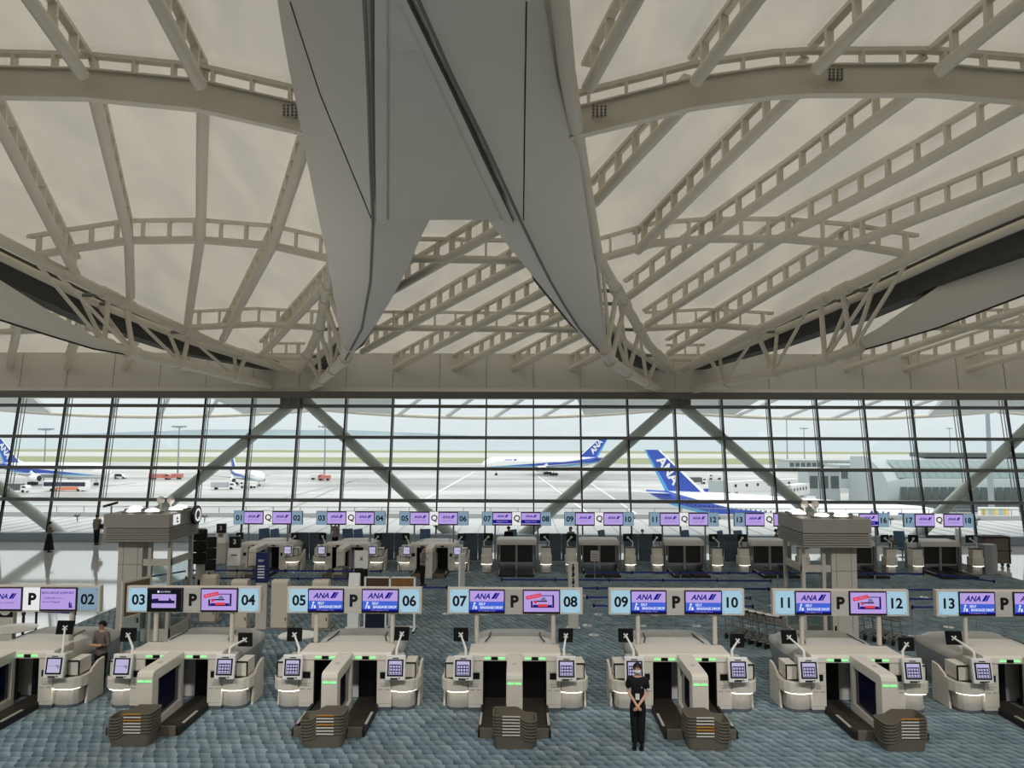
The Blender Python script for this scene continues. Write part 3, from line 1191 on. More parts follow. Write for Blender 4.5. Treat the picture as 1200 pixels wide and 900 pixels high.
def airliner(label, L, R, H, span, loc, head, letter=True, name='airliner'):
    """local +x towards the nose, z up from the ground"""
    t = thing(name, label, 'airplane', loc, math.atan2(head[1], head[0]))
    cz = R + 0.042 * L
    xs = [0, .004, .012, .025, .045, .075, .11, .15] + [0.15 + 0.5 * i / 22 for i in range(1, 23)] + [.70, .76, .82, .88, .93, .97, 1.0]
    n = 36
    rings, fm = [], []
    for f in xs:
        if f < 0.11:
            r = R * max(0.02, (1 - (1 - f / 0.11) ** 2.1)) ** 0.55
            dz = -0.22 * R * (1 - f / 0.11) ** 2
        elif f < 0.65:
            r, dz = R, 0
        else:
            g = (f - 0.65) / 0.35
            r = R * (1 - 0.93 * g ** 1.6)
            dz = R * 0.78 * g ** 1.7
        x = L / 2 - f * L
        rings.append([Vector((x, r * math.cos(2 * math.pi * k / n), cz + dz + r * math.sin(2 * math.pi * k / n))) for k in range(n)])
    mb = MB()
    mb.loft(rings)
    mb.build('fuselage', livery(L, R, cz), t, smooth=40)
    wn = MB()
    for s in (-1, 1):
        x = L / 2 - 0.10 * L
        while x > -L * 0.30:
            y0 = R * 0.985
            z0 = cz + R * 0.16
            wn.box(x - 0.11, s * y0 - 0.03, z0 - 0.16, x + 0.11, s * y0 + 0.03, z0 + 0.16)
            x -= 0.95
    wn.build('cabin_windows', M_win, t)
    ck = MB()
    for s in (-1, 1):
        ck.poly([(L / 2 - 0.030 * L, s * R * 0.30, cz + R * 0.40), (L / 2 - 0.032 * L, s * R * 0.52, cz + R * 0.28), (L / 2 - 0.052 * L, s * R * 0.74, cz + R * 0.34), (L / 2 - 0.05 * L, s * R * 0.52, cz + R * 0.60)])
    ck.build('cockpit_window', M_win, t)
    zt = cz + R * 0.9

    def foil(c, w):
        return [(c, 0), (c * 0.75, 0.05 * w), (c * 0.3, 0.06 * w), (0, 0), (c * 0.4, -0.04 * w), (c * 0.8, -0.03 * w)]
    # tail fin: front strip white, body blue, trailing strip light blue
    fr, fb, tr, tb = -L / 2 + 0.255 * L, -L / 2 + 0.085 * L, -L / 2 + 0.058 * L, -L / 2 - 0.008 * L
    fin = MB()
    for (a, b, mi) in ((0.0, 0.13, 1), (0.13, 0.94, 0), (0.94, 1.0, 2)):
        def q(r, tt, f, th):
            x = lerp(lerp(fb, fr, f), lerp(tb, tr, f), tt)
            return x
        vs = []
        for tt, z, th in ((0, zt - 0.5, 0.32), (1, H, 0.14)):
            for f in (a, b):
                x = lerp(lerp(fb, fr, f), lerp(tb, tr, f), tt)
                w = th * (1.0 if 0.05 < f < 0.95 else 0.25)
                vs += [(x, -w, z), (x, w, z)]
        fin.add(vs, [(0, 2, 6, 4), (1, 5, 7, 3), (4, 6, 7, 5), (0, 4, 5, 1), (2, 3, 7, 6)], mi)
    fo = fin.build('tail_fin', [M_acb, M_acl, M_acw], t)
    if letter:
        for s in (-1, 1):
            tx = MB()
            tx.text('ANA', 0.235 * (H - zt), 0, 0, 0, bold=0.03, shear=0.1)
            ang = -math.radians(50)
            sc = (H - zt) / 9.0
            M = Matrix.Translation((lerp((fr + fb) / 2, (tr + tb) / 2, 0.50), s * -0.0, lerp(zt, H, 0.52))) @ Matrix.Rotation(-ang, 4, 'Y')
            base = []
            for v in tx.v:
                p = Vector(v) * 1.15
                base.append(p)
            tx.v = [tuple(M @ p) for p in base]
            if s > 0:      # the port side reads the other way: mirror about the fin's own slanted axis
                cxm = lerp((fr + fb) / 2, (tr + tb) / 2, 0.50)
                czm = lerp(zt, H, 0.52)
                tx.v = []
                M2 = Matrix.Translation((cxm, 0, czm)) @ Matrix.Rotation(-math.radians(50), 4, 'Y') @ Matrix.Scale(-1, 4, Vector((1, 0, 0)))
                M2 = Matrix.Translation((cxm, 0, czm)) @ Matrix.Scale(-1, 4, Vector((1, 0, 0))) @ Matrix.Rotation(-math.radians(50), 4, 'Y')
                tx.v = [tuple(M2 @ p) for p in base]
            else:
                cxm = lerp((fr + fb) / 2, (tr + tb) / 2, 0.50)
                czm = lerp(zt, H, 0.52)
                M2 = Matrix.Translation((cxm, 0, czm)) @ Matrix.Rotation(math.radians(50), 4, 'Y')
                tx.v = [tuple(M2 @ p) for p in base]
            tx.v = [(x, s * 0.34, z) for x, y, z in tx.v]
            tx.build('tail_lettering', M_acw, fo)
            nm = MB()
            nm.text('ANA', 0.42 * R, 0, 0, 0, bold=0.02, shear=0.25)
            x0 = L / 2 - 0.19 * L
            nm.v = [(x0 + (x if s < 0 else -x), s * (R * 0.90 + 0.02), cz + R * 0.46 + z) for x, y, z in nm.v]
            pg = [(0, 0), (1.0, 0), (1.6, 1.0), (0.6, 1.0)]
            nm.poly([(x0 + (1 if s < 0 else -1) * (R * 0.78 + a * R * 0.42), s * (R * 0.90 + 0.02), cz + R * (0.26 + 0.40 * b)) for a, b in pg])
            nm.build('fuselage_lettering', M_acb, t)
    for s in (-1, 1):
        w = MB()
        rt, tp = 0.17 * L, 0.032 * L
        prof = []
        for (y, xle, ch, z, th) in ((R * 0.7, 0.13 * L, rt, cz - R * 0.55, 1.1), (span * 0.17, 0.045 * L, rt * 0.62, cz - R * 0.35, 0.7), (span * 0.5, -0.135 * L, tp, cz + R * 0.35, 0.18)):
            prof.append([Vector((xle - c, s * y, z + h)) for c, h in ((0, 0), (ch * 0.3, th * 0.5), (ch * 0.7, th * 0.3), (ch, 0), (ch * 0.6, -th * 0.3), (ch * 0.2, -th * 0.4))])
        w.loft(prof)
        wo = w.build('wing', M_acg, t, smooth=30)
        e = MB()
        ex, ey, ez, er, el = 0.11 * L, s * span * 0.165, cz - R * 0.85, R * 0.48, 0.085 * L
        er2 = er
        pr = [(er * 0.80, 0), (er * 0.98, 0.06 * el), (er, 0.35 * el), (er * 0.9, 0.75 * el), (er * 0.6, el)]
        e.loft([[Vector((ex - d, ey + r * math.cos(2 * math.pi * k / 20), ez + r * math.sin(2 * math.pi * k / 20))) for k in range(20)] for r, d in pr])
        eo = e.build('engine', M_acw, wo, smooth=40)
        inl = MB()
        inl.loft([[Vector((ex - d, ey + r * math.cos(2 * math.pi * k / 20), ez + r * math.sin(2 * math.pi * k / 20))) for k in range(20)] for r, d in ((er * 0.76, -0.02), (er * 0.2, -0.03), (er * 0.05, -0.25))])
        inl.build('engine_fan', M_win, wo)
        MB().bar((ex - 0.5 * el, ey, ez + er * 0.7), (ex - 0.9 * el, ey, ez + er * 1.6), 0.3, 1.2).build('pylon', M_acw, wo)
        h = MB()
        prof = []
        for (y, xle, ch, z) in ((R * 0.25, -L / 2 + 0.125 * L, 0.085 * L, cz + R * 0.72), (span * 0.165, -L / 2 + 0.05 * L, 0.03 * L, cz + R * 0.95)):
            prof.append([Vector((xle - c, s * y, z + hh)) for c, hh in ((0, 0), (ch * 0.4, 0.14), (ch, 0), (ch * 0.4, -0.12))])
        h.loft(prof)
        h.build('tailplane', M_acw, t, smooth=30)
    for (x, y, rw, pair) in ((L / 2 - 0.11 * L, 0, 0.09 * R * 2, 1), (-0.035 * L, -0.09 * span, 0.2 * R, 3), (-0.035 * L, 0.09 * span, 0.2 * R, 3)):
        g = MB()
        g.tube([(x, y, rw), (x, y, cz - R * 0.6)], 0.05 * R, 8)
        for i in range(pair):
            for s in (-1, 1):
                xx = x + (i - (pair - 1) / 2) * rw * 2.2
                g.tube([(xx, y + s * 0.12 * R, rw), (xx, y + s * 0.26 * R, rw)], rw, 14, mi=1)
        g.build('landing_gear', [M_acg, M_tyre], t)
    return t


# wide-body taxiing in the middle distance, nose to the left
pm = ground(640, 556.5)
airliner('white and blue airliner taxiing on the wet apron, nose pointing left', 63.7, 3.1, 18.5, 60.9, pm, (-0.93, -0.22))
# the near one: tail left, nose right and closer
airliner('big white and blue airliner nearest the glass, tall tail at the left', 57.5, 2.9, 15.8, 56, (44.8, 128.7, GZ), (0.657, -0.754))
pl = ground(36, 573)
airliner('white and blue airliner parked at the far left behind the orange bus', 56.7, 2.9, 17.0, 60, pl + Vector((-10, 26, 0)), (0.96, -0.28))
pr_ = ground(270, 571)
airliner('small blue-tailed airliner beyond the brace, facing half towards the glass', 38, 2.0, 12.2, 34, pr_ + Vector((-1, 17, 0)), (0.62, -0.78), letter=False)

# ------------------------------------------------------------------ light masts
M_mast = mat('mast_grey', (150, 160, 166), 0.5)


def mast(px, base, top, label, r=0.28, heads=True):
    p = ground(px, base)
    tp = aty(px, top, p.y)
    h = tp.z - GZ
    t = thing('apron_light_mast', label, 'light mast', p)
    MB().tube([(0, 0, 0), (0, 0, h)], [r, r * 0.6], 10).build('pole', M_mast, t, smooth=40)
    if heads:
        MB().box(-1.6, -0.2, h - 0.5, 1.6, 0.2, h - 0.25).build('cross_arm', M_mast, t)
        for x in (-2.6, -1.2, 0, 1.2, 2.6):
            q = MB()
            q.prism([(-0.45, h - 0.35), (0.45, h - 0.1), (0.35, h + 0.45), (-0.45, h + 0.3)], 'x', x - 0.5, x + 0.5)
            q.build('floodlight_head', M_mast, t)


mast(51, 563, 503, 'apron light mast at the far left, before the bus', 0.35)
mast(208, 561, 500, 'apron light mast above the red trucks, beyond the left brace', 0.42)
mast(380, 560, 500, 'apron light mast seen between the two braces of the left node', 0.42)
mast(923, 549, 491, 'taller apron light mast beyond the jet bridge, left one of a pair', 0.45)
mast(943, 543, 502, 'shorter apron light mast beyond the jet bridge, right one of a pair', 0.45)
mast(1114, 537, 502, 'apron light mast rising behind the glass vaulted pier', 0.5)
mast(1075, 588, 470, 'plain pale blue pole before the glass vaulted pier', 0.42, heads=False)
mast(1163, 618, 470, 'thick pale blue pole before the glass vaulted pier, near the billboard', 0.62, heads=False)

# ------------------------------------------------------------------ pier building, bridges, vehicles
M_pglass = mat('pier_glass', (120, 142, 142), 0.15, spec=0.6, var=0.08, scale=0.1)
M_pdark = mat('pier_dark', (84, 96, 96), 0.4, var=0.1, scale=0.2)
M_proof = mat('pier_roof', (178, 188, 190), 0.35, var=0.04, scale=0.1)


def pier():
    Y = 190.0
    x0 = aty(1050, 560, Y).x
    t = thing('glass_pier', 'long glass-vaulted terminal pier at the right beyond the apron', 'building', (x0, Y, GZ))

    def sec(x, k):
        return [Vector((x, 0, 0)), Vector((x, -1.0 * k, 6.2 * k)), Vector((x, -0.6 * k, 8.0 * k)), Vector((x, 2.0 * k, 10.6 * k)), Vector((x, 6 * k, 12.6 * k)), Vector((x, 12 * k, 13.4)), Vector((x, 20, 13.2)), Vector((x, 22, 0))]
    v = MB()
    v.loft([sec(-2.5, 0.90), sec(0, 0.97), sec(3, 1.0), sec(120, 1.0)])
    v.build('vault_roof', M_proof, t, smooth=30)
    w = MB()
    for i in range(60):
        w.poly([(0.5 + i * 2, -1.12, 2.9), (2.2 + i * 2, -1.12, 2.9), (2.2 + i * 2, -1.12, 6.0), (0.5 + i * 2, -1.12, 6.0)])
        w.poly([(0.5 + i * 2, -0.72, 6.5), (2.2 + i * 2, -0.72, 6.5), (2.2 + i * 2, -0.45, 8.1), (0.5 + i * 2, -0.45, 8.1)])
    w.build('window_band', M_pdark, t)
    g = MB()
    for i in range(60):
        g.poly([(0.4 + i * 2, -0.50, 8.3), (2.3 + i * 2, -0.50, 8.3), (2.3 + i * 2, 1.75, 10.7), (0.4 + i * 2, 1.75, 10.7)])
        g.poly([(0.4 + i * 2, 1.85, 10.75), (2.3 + i * 2, 1.85, 10.75), (2.3 + i * 2, 5.6, 12.65), (0.4 + i * 2, 5.6, 12.65)])
    g.build('vault_glazing', M_pglass, t)
    d = MB()
    d.box(12, 8, 13.3, 120, 16, 14.4)
    d.build('roof_plant', M_pdark, t)
    b = MB().box(-2, -3.0, 0, 120, -1.2, 2.6)
    b.build('ground_storey', M_pdark, t)


pier()


def block(px0, px1, pt, pb, depth, label, name='terminal_block'):
    p = ground((px0 + px1) / 2, pb)
    a, b = aty(px0, pb, p.y), aty(px1, pb, p.y)
    h = aty(px0, pt, p.y).z - GZ
    w = b.x - a.x
    t = thing(name, label, 'building', (a.x, p.y, GZ))
    MB().box(0, 0, 0, w, depth, h).build('wall', M_proof, t)
    n = max(2, int(w / 3))
    q = MB()
    for i in range(n):
        q.box(w * (i + 0.12) / n, -0.06, h * 0.42, w * (i + 0.88) / n, 0.02, h * 0.82)
    q.build('window_band', M_pdark, t)
    MB().box(-0.4, -0.6, h, w + 0.4, depth, h + 0.45).build('roof_edge', M_proof, t)
    return t


block(985, 1046, 546, 572, 14, 'low terminal link with a dark glass band, left of the vaulted pier')
block(948, 985, 551, 588, 8, 'white boxy bridge rotunda block beside the low terminal link')
block(925, 1010, 540, 552, 20, 'far low grey building beyond the jet bridges')


def jetbridge(pa, pb, label):
    a, b = ground(*pa), ground(*pb)
    t = thing('jet_bridge', label, 'jet bridge', a)
    d = b - a
    u = d.normalized()
    up = Vector((0, 0, 4.2))
    MB().bar(up, d + up, 3.0, 2.9).build('tunnel', M_wht, t)
    MB().bar(up + u * -3.2 + Vector((0, 0, 0.1)), up, 4.2, 3.6).build('cab', M_proof, t)
    gl = MB()
    s = u.cross(Vector((0, 0, 1)))
    for i in range(6):
        c = up + u * (d.length * (0.12 + 0.14 * i))
        for k in (-1, 1):
            gl.bar(c - u * 0.5 + s * 1.52 * k + Vector((0, 0, 0.3)), c + u * 0.5 + s * 1.52 * k + Vector((0, 0, 0.3)), 0.04, 0.8)
    gl.build('side_windows', M_win, t)
    for f in (0.18, 0.85):
        c = d * f
        MB().bar(c + Vector((0, 0, 0)), c + Vector((0, 0, 2.9)), 0.7, 0.7, up=(1, 0, 0)).build('support_leg', M_acg, t)


jetbridge((846, 588), (935, 582), 'white jet bridge reaching towards the airliner, left of the brace')
jetbridge((918, 595), (943, 590), 'short white jet bridge with glazed cab beside the rotunda block')
jetbridge((1046, 578), (1002, 572), 'jet bridge with supports below the low terminal link')


def vehicle(px, py, L, Hh, cols, label, kind='truck', rz=0.0, W_=2.4):
    p = ground(px, py)
    t = thing({'bus': 'apron_bus', 'car': 'car', 'truck': 'service_truck'}[kind], label, {'bus': 'bus', 'car': 'car', 'truck': 'truck'}[kind], p, rz)
    w = W_ / 2
    m1, m2 = cols
    if kind == 'bus':
        MB().prism([(-L / 2, 0.4), (L / 2, 0.4), (L / 2 + 0.1, 1.4), (L / 2 - 0.3, Hh), (-L / 2, Hh)], 'y', -w, w).build('body', m1, t, bev=0.08)
        MB().prism([(-L * 0.30, 0.45), (L * 0.28, 0.45), (L * 0.34, 1.5), (-L * 0.12, 1.5)], 'y', -w - 0.02, w + 0.02).build('livery_band', m2, t)
        MB().box(-L / 2 + 0.3, -w - 0.025, 1.65, L / 2 - 0.25, w + 0.025, Hh - 0.5).build('window_band', M_win, t)
    elif kind == 'car':
        MB().prism([(-L / 2, 0.35), (L / 2, 0.35), (L / 2, 0.9), (L * 0.3, 1.0), (L * 0.16, Hh), (-L * 0.36, Hh), (-L / 2, 1.0)], 'y', -w, w).build('body', m1, t, bev=0.05)
        MB().prism([(L * 0.25, 1.02), (L * 0.14, Hh - 0.1), (-L * 0.33, Hh - 0.1), (-L * 0.42, 1.02)], 'y', -w - 0.02, w + 0.02).build('window_band', M_win, t)
    else:
        MB().prism([(L * 0.22, 0.5), (L / 2, 0.5), (L / 2, 1.5), (L * 0.42, 2.3), (L * 0.22, 2.3)], 'y', -w, w).build('cab', m1, t, bev=0.05)
        MB().box(-L / 2, -w, 0.7, L * 0.2, w, Hh).build('load_box', m2, t, bev=0.05)
        MB().prism([(L * 0.27, 1.5), (L * 0.44, 1.5), (L * 0.40, 2.1), (L * 0.27, 2.1)], 'y', -w - 0.02, w + 0.02).build('cab_window', M_win, t)
    for x in (-L * 0.3, L * 0.32):
        for s in (-1, 1):
            MB().tube([(x, s * (w - 0.3), 0.45), (x, s * (w + 0.03), 0.45)], 0.45, 12).build('wheel', M_tyre, t)
    return t


M_org = mat('bus_orange', (226, 134, 100), 0.4)
M_red = mat('truck_red', (206, 128, 118), 0.5)
M_fence = mat('truck_dark', (88, 92, 98), 0.5)
vehicle(78, 575.5, 14.5, 3.5, (M_wht, M_org), 'white bus with an orange lower side on the wet apron', 'bus', -0.02, 2.8)
vehicle(141, 561, 5.0, 2.2, (M_wht, M_wht), 'lone white van on the wet apron right of the bus', 'car', 0.1)
vehicle(188, 562, 9.0, 2.4, (M_red, M_red), 'red service truck at the foot of a light mast, longer of two', 'truck', 0)
vehicle(204, 561.5, 7.0, 2.3, (M_wht, M_red), 'white-cabbed red service truck at the foot of a light mast', 'truck', 3.14)
vehicle(372, 562, 6.0, 2.4, (M_red, M_wht), 'red and white service truck between the two braces', 'truck', 0)
vehicle(380, 563, 5.0, 2.2, (M_red, M_red), 'small red tug between the two braces', 'truck', 3.14)
vehicle(20, 577, 8.0, 2.8, (M_wht, M_fence), 'white-cabbed loader beside the parked airliner at the far left', 'truck', 0)
vehicle(88, 561, 7.0, 3.4, (M_wht, M_acg), 'white catering truck at the nose of the parked airliner, far left', 'truck', 3.0)
vehicle(262, 573.5, 8.0, 2.5, (M_wht, M_acg), 'white service truck under the small airliner, left one', 'truck', 0.2)
vehicle(291, 572, 5.5, 2.3, (M_wht, M_wht), 'white service truck under the small airliner, right one', 'truck', 3.0)
vehicle(818, 567, 6.5, 2.6, (M_wht, M_fence), 'dark-bodied baggage truck beyond the big airliner tail', 'truck', 0.1)
vehicle(838, 562, 6.0, 2.3, (M_wht, M_wht), 'white baggage truck beyond the big airliner tail', 'truck', 3.1)
vehicle(840, 580, 8.0, 2.0, (M_acb, M_acb), 'low blue loader just above the big airliner body', 'truck', 0)
# billboard
pb = aty(1172, 616, 108)
t = thing('billboard', 'yellowish billboard on the airport building at the far right', 'billboard', pb)
MB().box(-2.8, 0, -6, 2.8, 0.5, 2.6).build('panel', M_wht, t)
q = MB()
for i in range(8):
    q.box(-2.6 + i * 0.5, -0.04, 0.1, -2.1 + i * 0.5, -0.01, 2.4, mi=i % 3)
q.build('poster', [mat('poster_ochre', (214, 190, 120), 0.6, var=0.2, scale=1), mat('poster_sand', (226, 208, 160), 0.6, var=0.2, scale=1), mat('poster_sky', (150, 196, 214), 0.6, var=0.2, scale=1)], t)
# ------------------------------------------------------------------ check-in islands, front row (P)
M_belt = mat('belt_brown', (58, 54, 47), 0.55, var=0.08)
def ana(mb, cx, cz, h, y, mi):
    """slanted airline wordmark and its two-bar swoosh"""
    w = h * 3.0
    mb.text('ANA', h, cx - h * 0.75, cz, y, mi=mi, bold=0.03, shear=0.3, width=w)
    x0 = cx + w / 2 - h * 0.55
    mb.poly([(x0, y, cz - h * 0.5), (x0 + h * 0.55, y, cz - h * 0.5), (x0 + h * 1.25, y, cz + h * 0.62), (x0 + h * 0.70, y, cz + h * 0.62)], mi)
    mb.poly([(x0 + h * 0.62, y, cz - h * 0.5), (x0 + h * 0.95, y, cz - h * 0.5), (x0 + h * 1.65, y, cz + h * 0.62), (x0 + h * 1.32, y, cz + h * 0.62)], mi)


def rect(mb, x0, z0, x1, z1, y, mi):
    mb.poly([(x0, y, z0), (x1, y, z0), (x1, y, z1), (x0, y, z1)], mi)


PICS = [G_lav, G_blue, G_navy, G_red, G_grey, G_dnavy, G_txt, M_black]


def picture(kind, w, h):
    """screen picture centred on the origin in XZ, facing -Y"""
    p = MB()
    rect(p, -w / 2, -h / 2, w / 2, h / 2, 0, 0)
    e = -0.004
    if kind == 'selfdrop':
        rect(p, -w / 2, -h * 0.42, w / 2, -0.02 * h, e, 1)
        rect(p, -w / 2, -h / 2, w / 2, -h * 0.42, e, 2)
        ana(p, -w * 0.02, h * 0.24, h * 0.26, 2 * e, 2)
        p.text('SELF', h * 0.12, -w * 0.14, -h * 0.13, 2 * e, 6, bold=0.02)
        p.text('BAGGAGE DROP', h * 0.12, w * 0.14, -h * 0.30, 2 * e, 6, bold=0.03, width=w * 0.66)
        p.text('self baggage drop', h * 0.05, 0, -h * 0.46, 2 * e, 0, width=w * 0.5)
        # seated traveller with a case
        for k in range(12):
            a, b = 2 * math.pi * k / 12, 2 * math.pi * (k + 1) / 12
            p.poly([(-w * 0.36, 2 * e, -h * 0.10), (-w * 0.36 + h * 0.05 * math.cos(a), 2 * e, -h * 0.10 + h * 0.05 * math.sin(a)), (-w * 0.36 + h * 0.05 * math.cos(b), 2 * e, -h * 0.10 + h * 0.05 * math.sin(b))], 6)
        p.poly([(-w * 0.42, 2 * e, -h * 0.38), (-w * 0.39, 2 * e, -h * 0.38), (-w * 0.35, 2 * e, -h * 0.17), (-w * 0.39, 2 * e, -h * 0.16)], 6)
        rect(p, -w * 0.345, -h * 0.38, -w * 0.29, -h * 0.24, 2 * e, 6)
    elif kind == 'tray':
        for (a, b, c, d) in ((-.30, -.30, .36, -.26), (-.30, -.30, -.25, .02), (.31, -.30, .36, .30), (-.05, .26, .36, .30)):
            rect(p, a * w, b * h, c * w, d * h, e, 5)
        rect(p, -.24 * w, -.26 * h, .30 * w, -.16 * h, 2 * e, 2)
        rect(p, -.10 * w, -.25 * h, .18 * w, -.13 * h, 2.5 * e, 3)
        rect(p, -.22 * w, -.02 * h, .16 * w, .04 * h, 2 * e, 5)
        p.poly([(-.03 * w, 2 * e, .05 * h), (.14 * w, 2 * e, .05 * h), (.10 * w, 2 * e, .20 * h), (.02 * w, 2 * e, .20 * h)], 4)
        q = MB()
        rect(q, -.22 * w, -.09 * h, .22 * w, .09 * h, 3 * e, 3)
        q.text('NEW SERVICE', .07 * h, 0, 0, 4 * e, 0, width=.36 * w)
        q.xform(Matrix.Translation((-.22 * w, 0, .24 * h)) @ Matrix.Rotation(math.radians(-12), 4, 'Y'))
        p.v, base = p.v + q.v, len(p.v)
        p.f += [tuple(i + base for i in f) for f in q.f]
        p.m += q.m
        for k in range(10):
            a, b = 2 * math.pi * k / 10, 2 * math.pi * (k + 1) / 10
            p.poly([(-.17 * w, 3 * e, -.04 * h), (-.17 * w + .07 * h * math.cos(a), 3 * e, -.04 * h + .07 * h * math.sin(a)), (-.17 * w + .07 * h * math.cos(b), 3 * e, -.04 * h + .07 * h * math.sin(b))], 3)
    elif kind == 'arrow':
        rect(p, -w / 2, -h / 2, w / 2, h / 2, e, 7)
        rect(p, -.38 * w, -.40 * h, .34 * w, .26 * h, 2 * e, 0)
        rect(p, -.38 * w, -.18 * h, .30 * w, -.04 * h, 3 * e, 5)
        p.poly([(-.38 * w, 3 * e, -.04 * h), (-.18 * w, 3 * e, -.04 * h), (-.18 * w, 3 * e, .06 * h), (-.38 * w, 3 * e, .03 * h)], 5)
        p.poly([(.12 * w, 3 * e, -.04 * h), (.30 * w, 3 * e, -.18 * h), (.14 * w, 3 * e, .10 * h)], 5)
        p.text('SELF SERVICE', .07 * h, .02 * w, .38 * h, 2 * e, 6, width=.3 * w)
        rect(p, -.22 * w, .33 * h, -.16 * w, .43 * h, 2 * e, 6)
    elif kind == 'support':
        p.text('BAG DROP SUPPORT', .105 * h, 0, .30 * h, e, 2, bold=0.015, width=.92 * w)
        p.text('手荷物お預けサポート', .085 * h, -.10 * w, .04 * h, e, 2, width=.64 * w)
        p.text('Excess Baggage', .085 * h, -.18 * w, -.14 * h, e, 2, width=.5 * w)
        p.poly([(.32 * w, e, -.40 * h), (.42 * w, e, -.40 * h), (.42 * w, e, -.36 * h), (.36 * w, e, -.30 * h), (.36 * w, e, -.14 * h), (.32 * w, e, -.14 * h)], 2)
        rect(p, .37 * w, -.34 * h, .40 * w, -.20 * h, e, 2)
        rect(p, .30 * w, -.28 * h, .36 * w, -.25 * h, e, 2)
        rect(p, .31 * w, -.43 * h, .44 * w, -.41 * h, e, 2)
    elif kind == 'ana':
        ana(p, 0, h * 0.12, h * 0.24, e, 2)
        p.text('Inspiration of JAPAN', h * 0.07, 0, -h * 0.20, e, 2, width=w * 0.6)
    elif kind == 'ananavy':
        ana(p, 0, h * 0.22, h * 0.22, e, 2)
        rect(p, -w / 2, -h * 0.42, w / 2, -h * 0.10, e, 2)
        p.text('Baggage Drop', h * 0.12, 0, -h * 0.26, 2 * e, 0, width=w * 0.6)
    return p


def put_picture(kind, w, h, parent, loc):
    p = picture(kind, w, h)
    p.v = [(a + loc[0], b + loc[1], c + loc[2]) for a, b, c in p.v]
    return p.build('picture', PICS, parent)


def sign(pxc, Y, letter, nums, kinds, label, white=False, z0=1.975, z1=2.595, half=1.62, post_z=1.292, post_x=0.92, back=False):
    c = aty(pxc, 700 if not back else 608, Y)
    t = thing('counter_sign', label, 'sign', (c.x, Y, 0))
    zc, h = (z0 + z1) / 2, z1 - z0
    sc = half / 1.62
    if not back:
        MB().box(-half, 0, z0, half, 0.14, z1).build('sign_board', M_signfr, t, bev=0.01)
    else:
        MB().box(-half, 0, z0, half, 0.12, z1).build('sign_board', M_steel_dk, t, bev=0.01)
    for x in (-post_x, post_x):
        MB().tube([(x, 0.07, post_z), (x, 0.07, z0)], 0.055 if not back else 0.04, 12).build('post', M_signfr if not back else M_rod, t, smooth=40)
    ph = h * 0.86 if not back else h * 0.97
    for s, n in ((-1, nums[0]), (1, nums[1])):
        x0, x1 = (1.09 * sc, 1.56 * sc) if not back else (1.13 * sc, 1.60 * sc)
        a, b = (-x1, -x0) if s < 0 else (x0, x1)
        q = MB().box(a, -0.012, zc - ph / 2, b, 0.0, zc + ph / 2)
        if not back:
            for xx in (a + 0.03, b - 0.03):
                for zz in (-1, 1):
                    q.box(xx - 0.008, -0.016, zc + zz * (ph / 2 - 0.04) - 0.008, xx + 0.008, -0.012, zc + zz * (ph / 2 - 0.04) + 0.008, mi=1)
        o = q.build('number_panel', [G_panelblue if not (back or white) else G_panelblue2, M_ink], t)
        MB().text(n, h * 0.39, (a + b) / 2, zc, -0.016, bold=0.03).build('number', M_ink, o)
    xa, xb = (-0.24 * sc, 0.18 * sc) if not back else (-0.2 * sc, 0.2 * sc)
    o = MB().box(xa, -0.012, zc - ph / 2, xb, 0.0, zc + ph / 2).build('letter_panel', (G_white if (back or white) else M_signgrey), t)
    MB().text(letter, h * 0.44, (xa + xb) / 2 + 0.02, zc, -0.018, bold=0.045 if not back else 0.02).build('letter', M_ink, o)
    for s, k in ((-1, kinds[0]), (1, kinds[1])):
        if not back:
            a, b = (-1.105 * sc, -0.245 * sc) if s < 0 else (0.185 * sc, 1.075 * sc)
            sh = h * 0.90
        else:
            a, b = (-1.12 * sc, -0.21 * sc) if s < 0 else (0.21 * sc, 1.12 * sc)
            sh = h * 0.95
        o = MB().box(a, -0.045, zc - sh / 2, b, 0.0, zc + sh / 2).build('screen', M_black, t, bev=0.006)
        bz = 0.025
        put_picture(k, b - a - 2 * bz, sh - 0.07 if not back else sh - 0.09, o, ((a + b) / 2, -0.047, zc + 0.008))
    return t


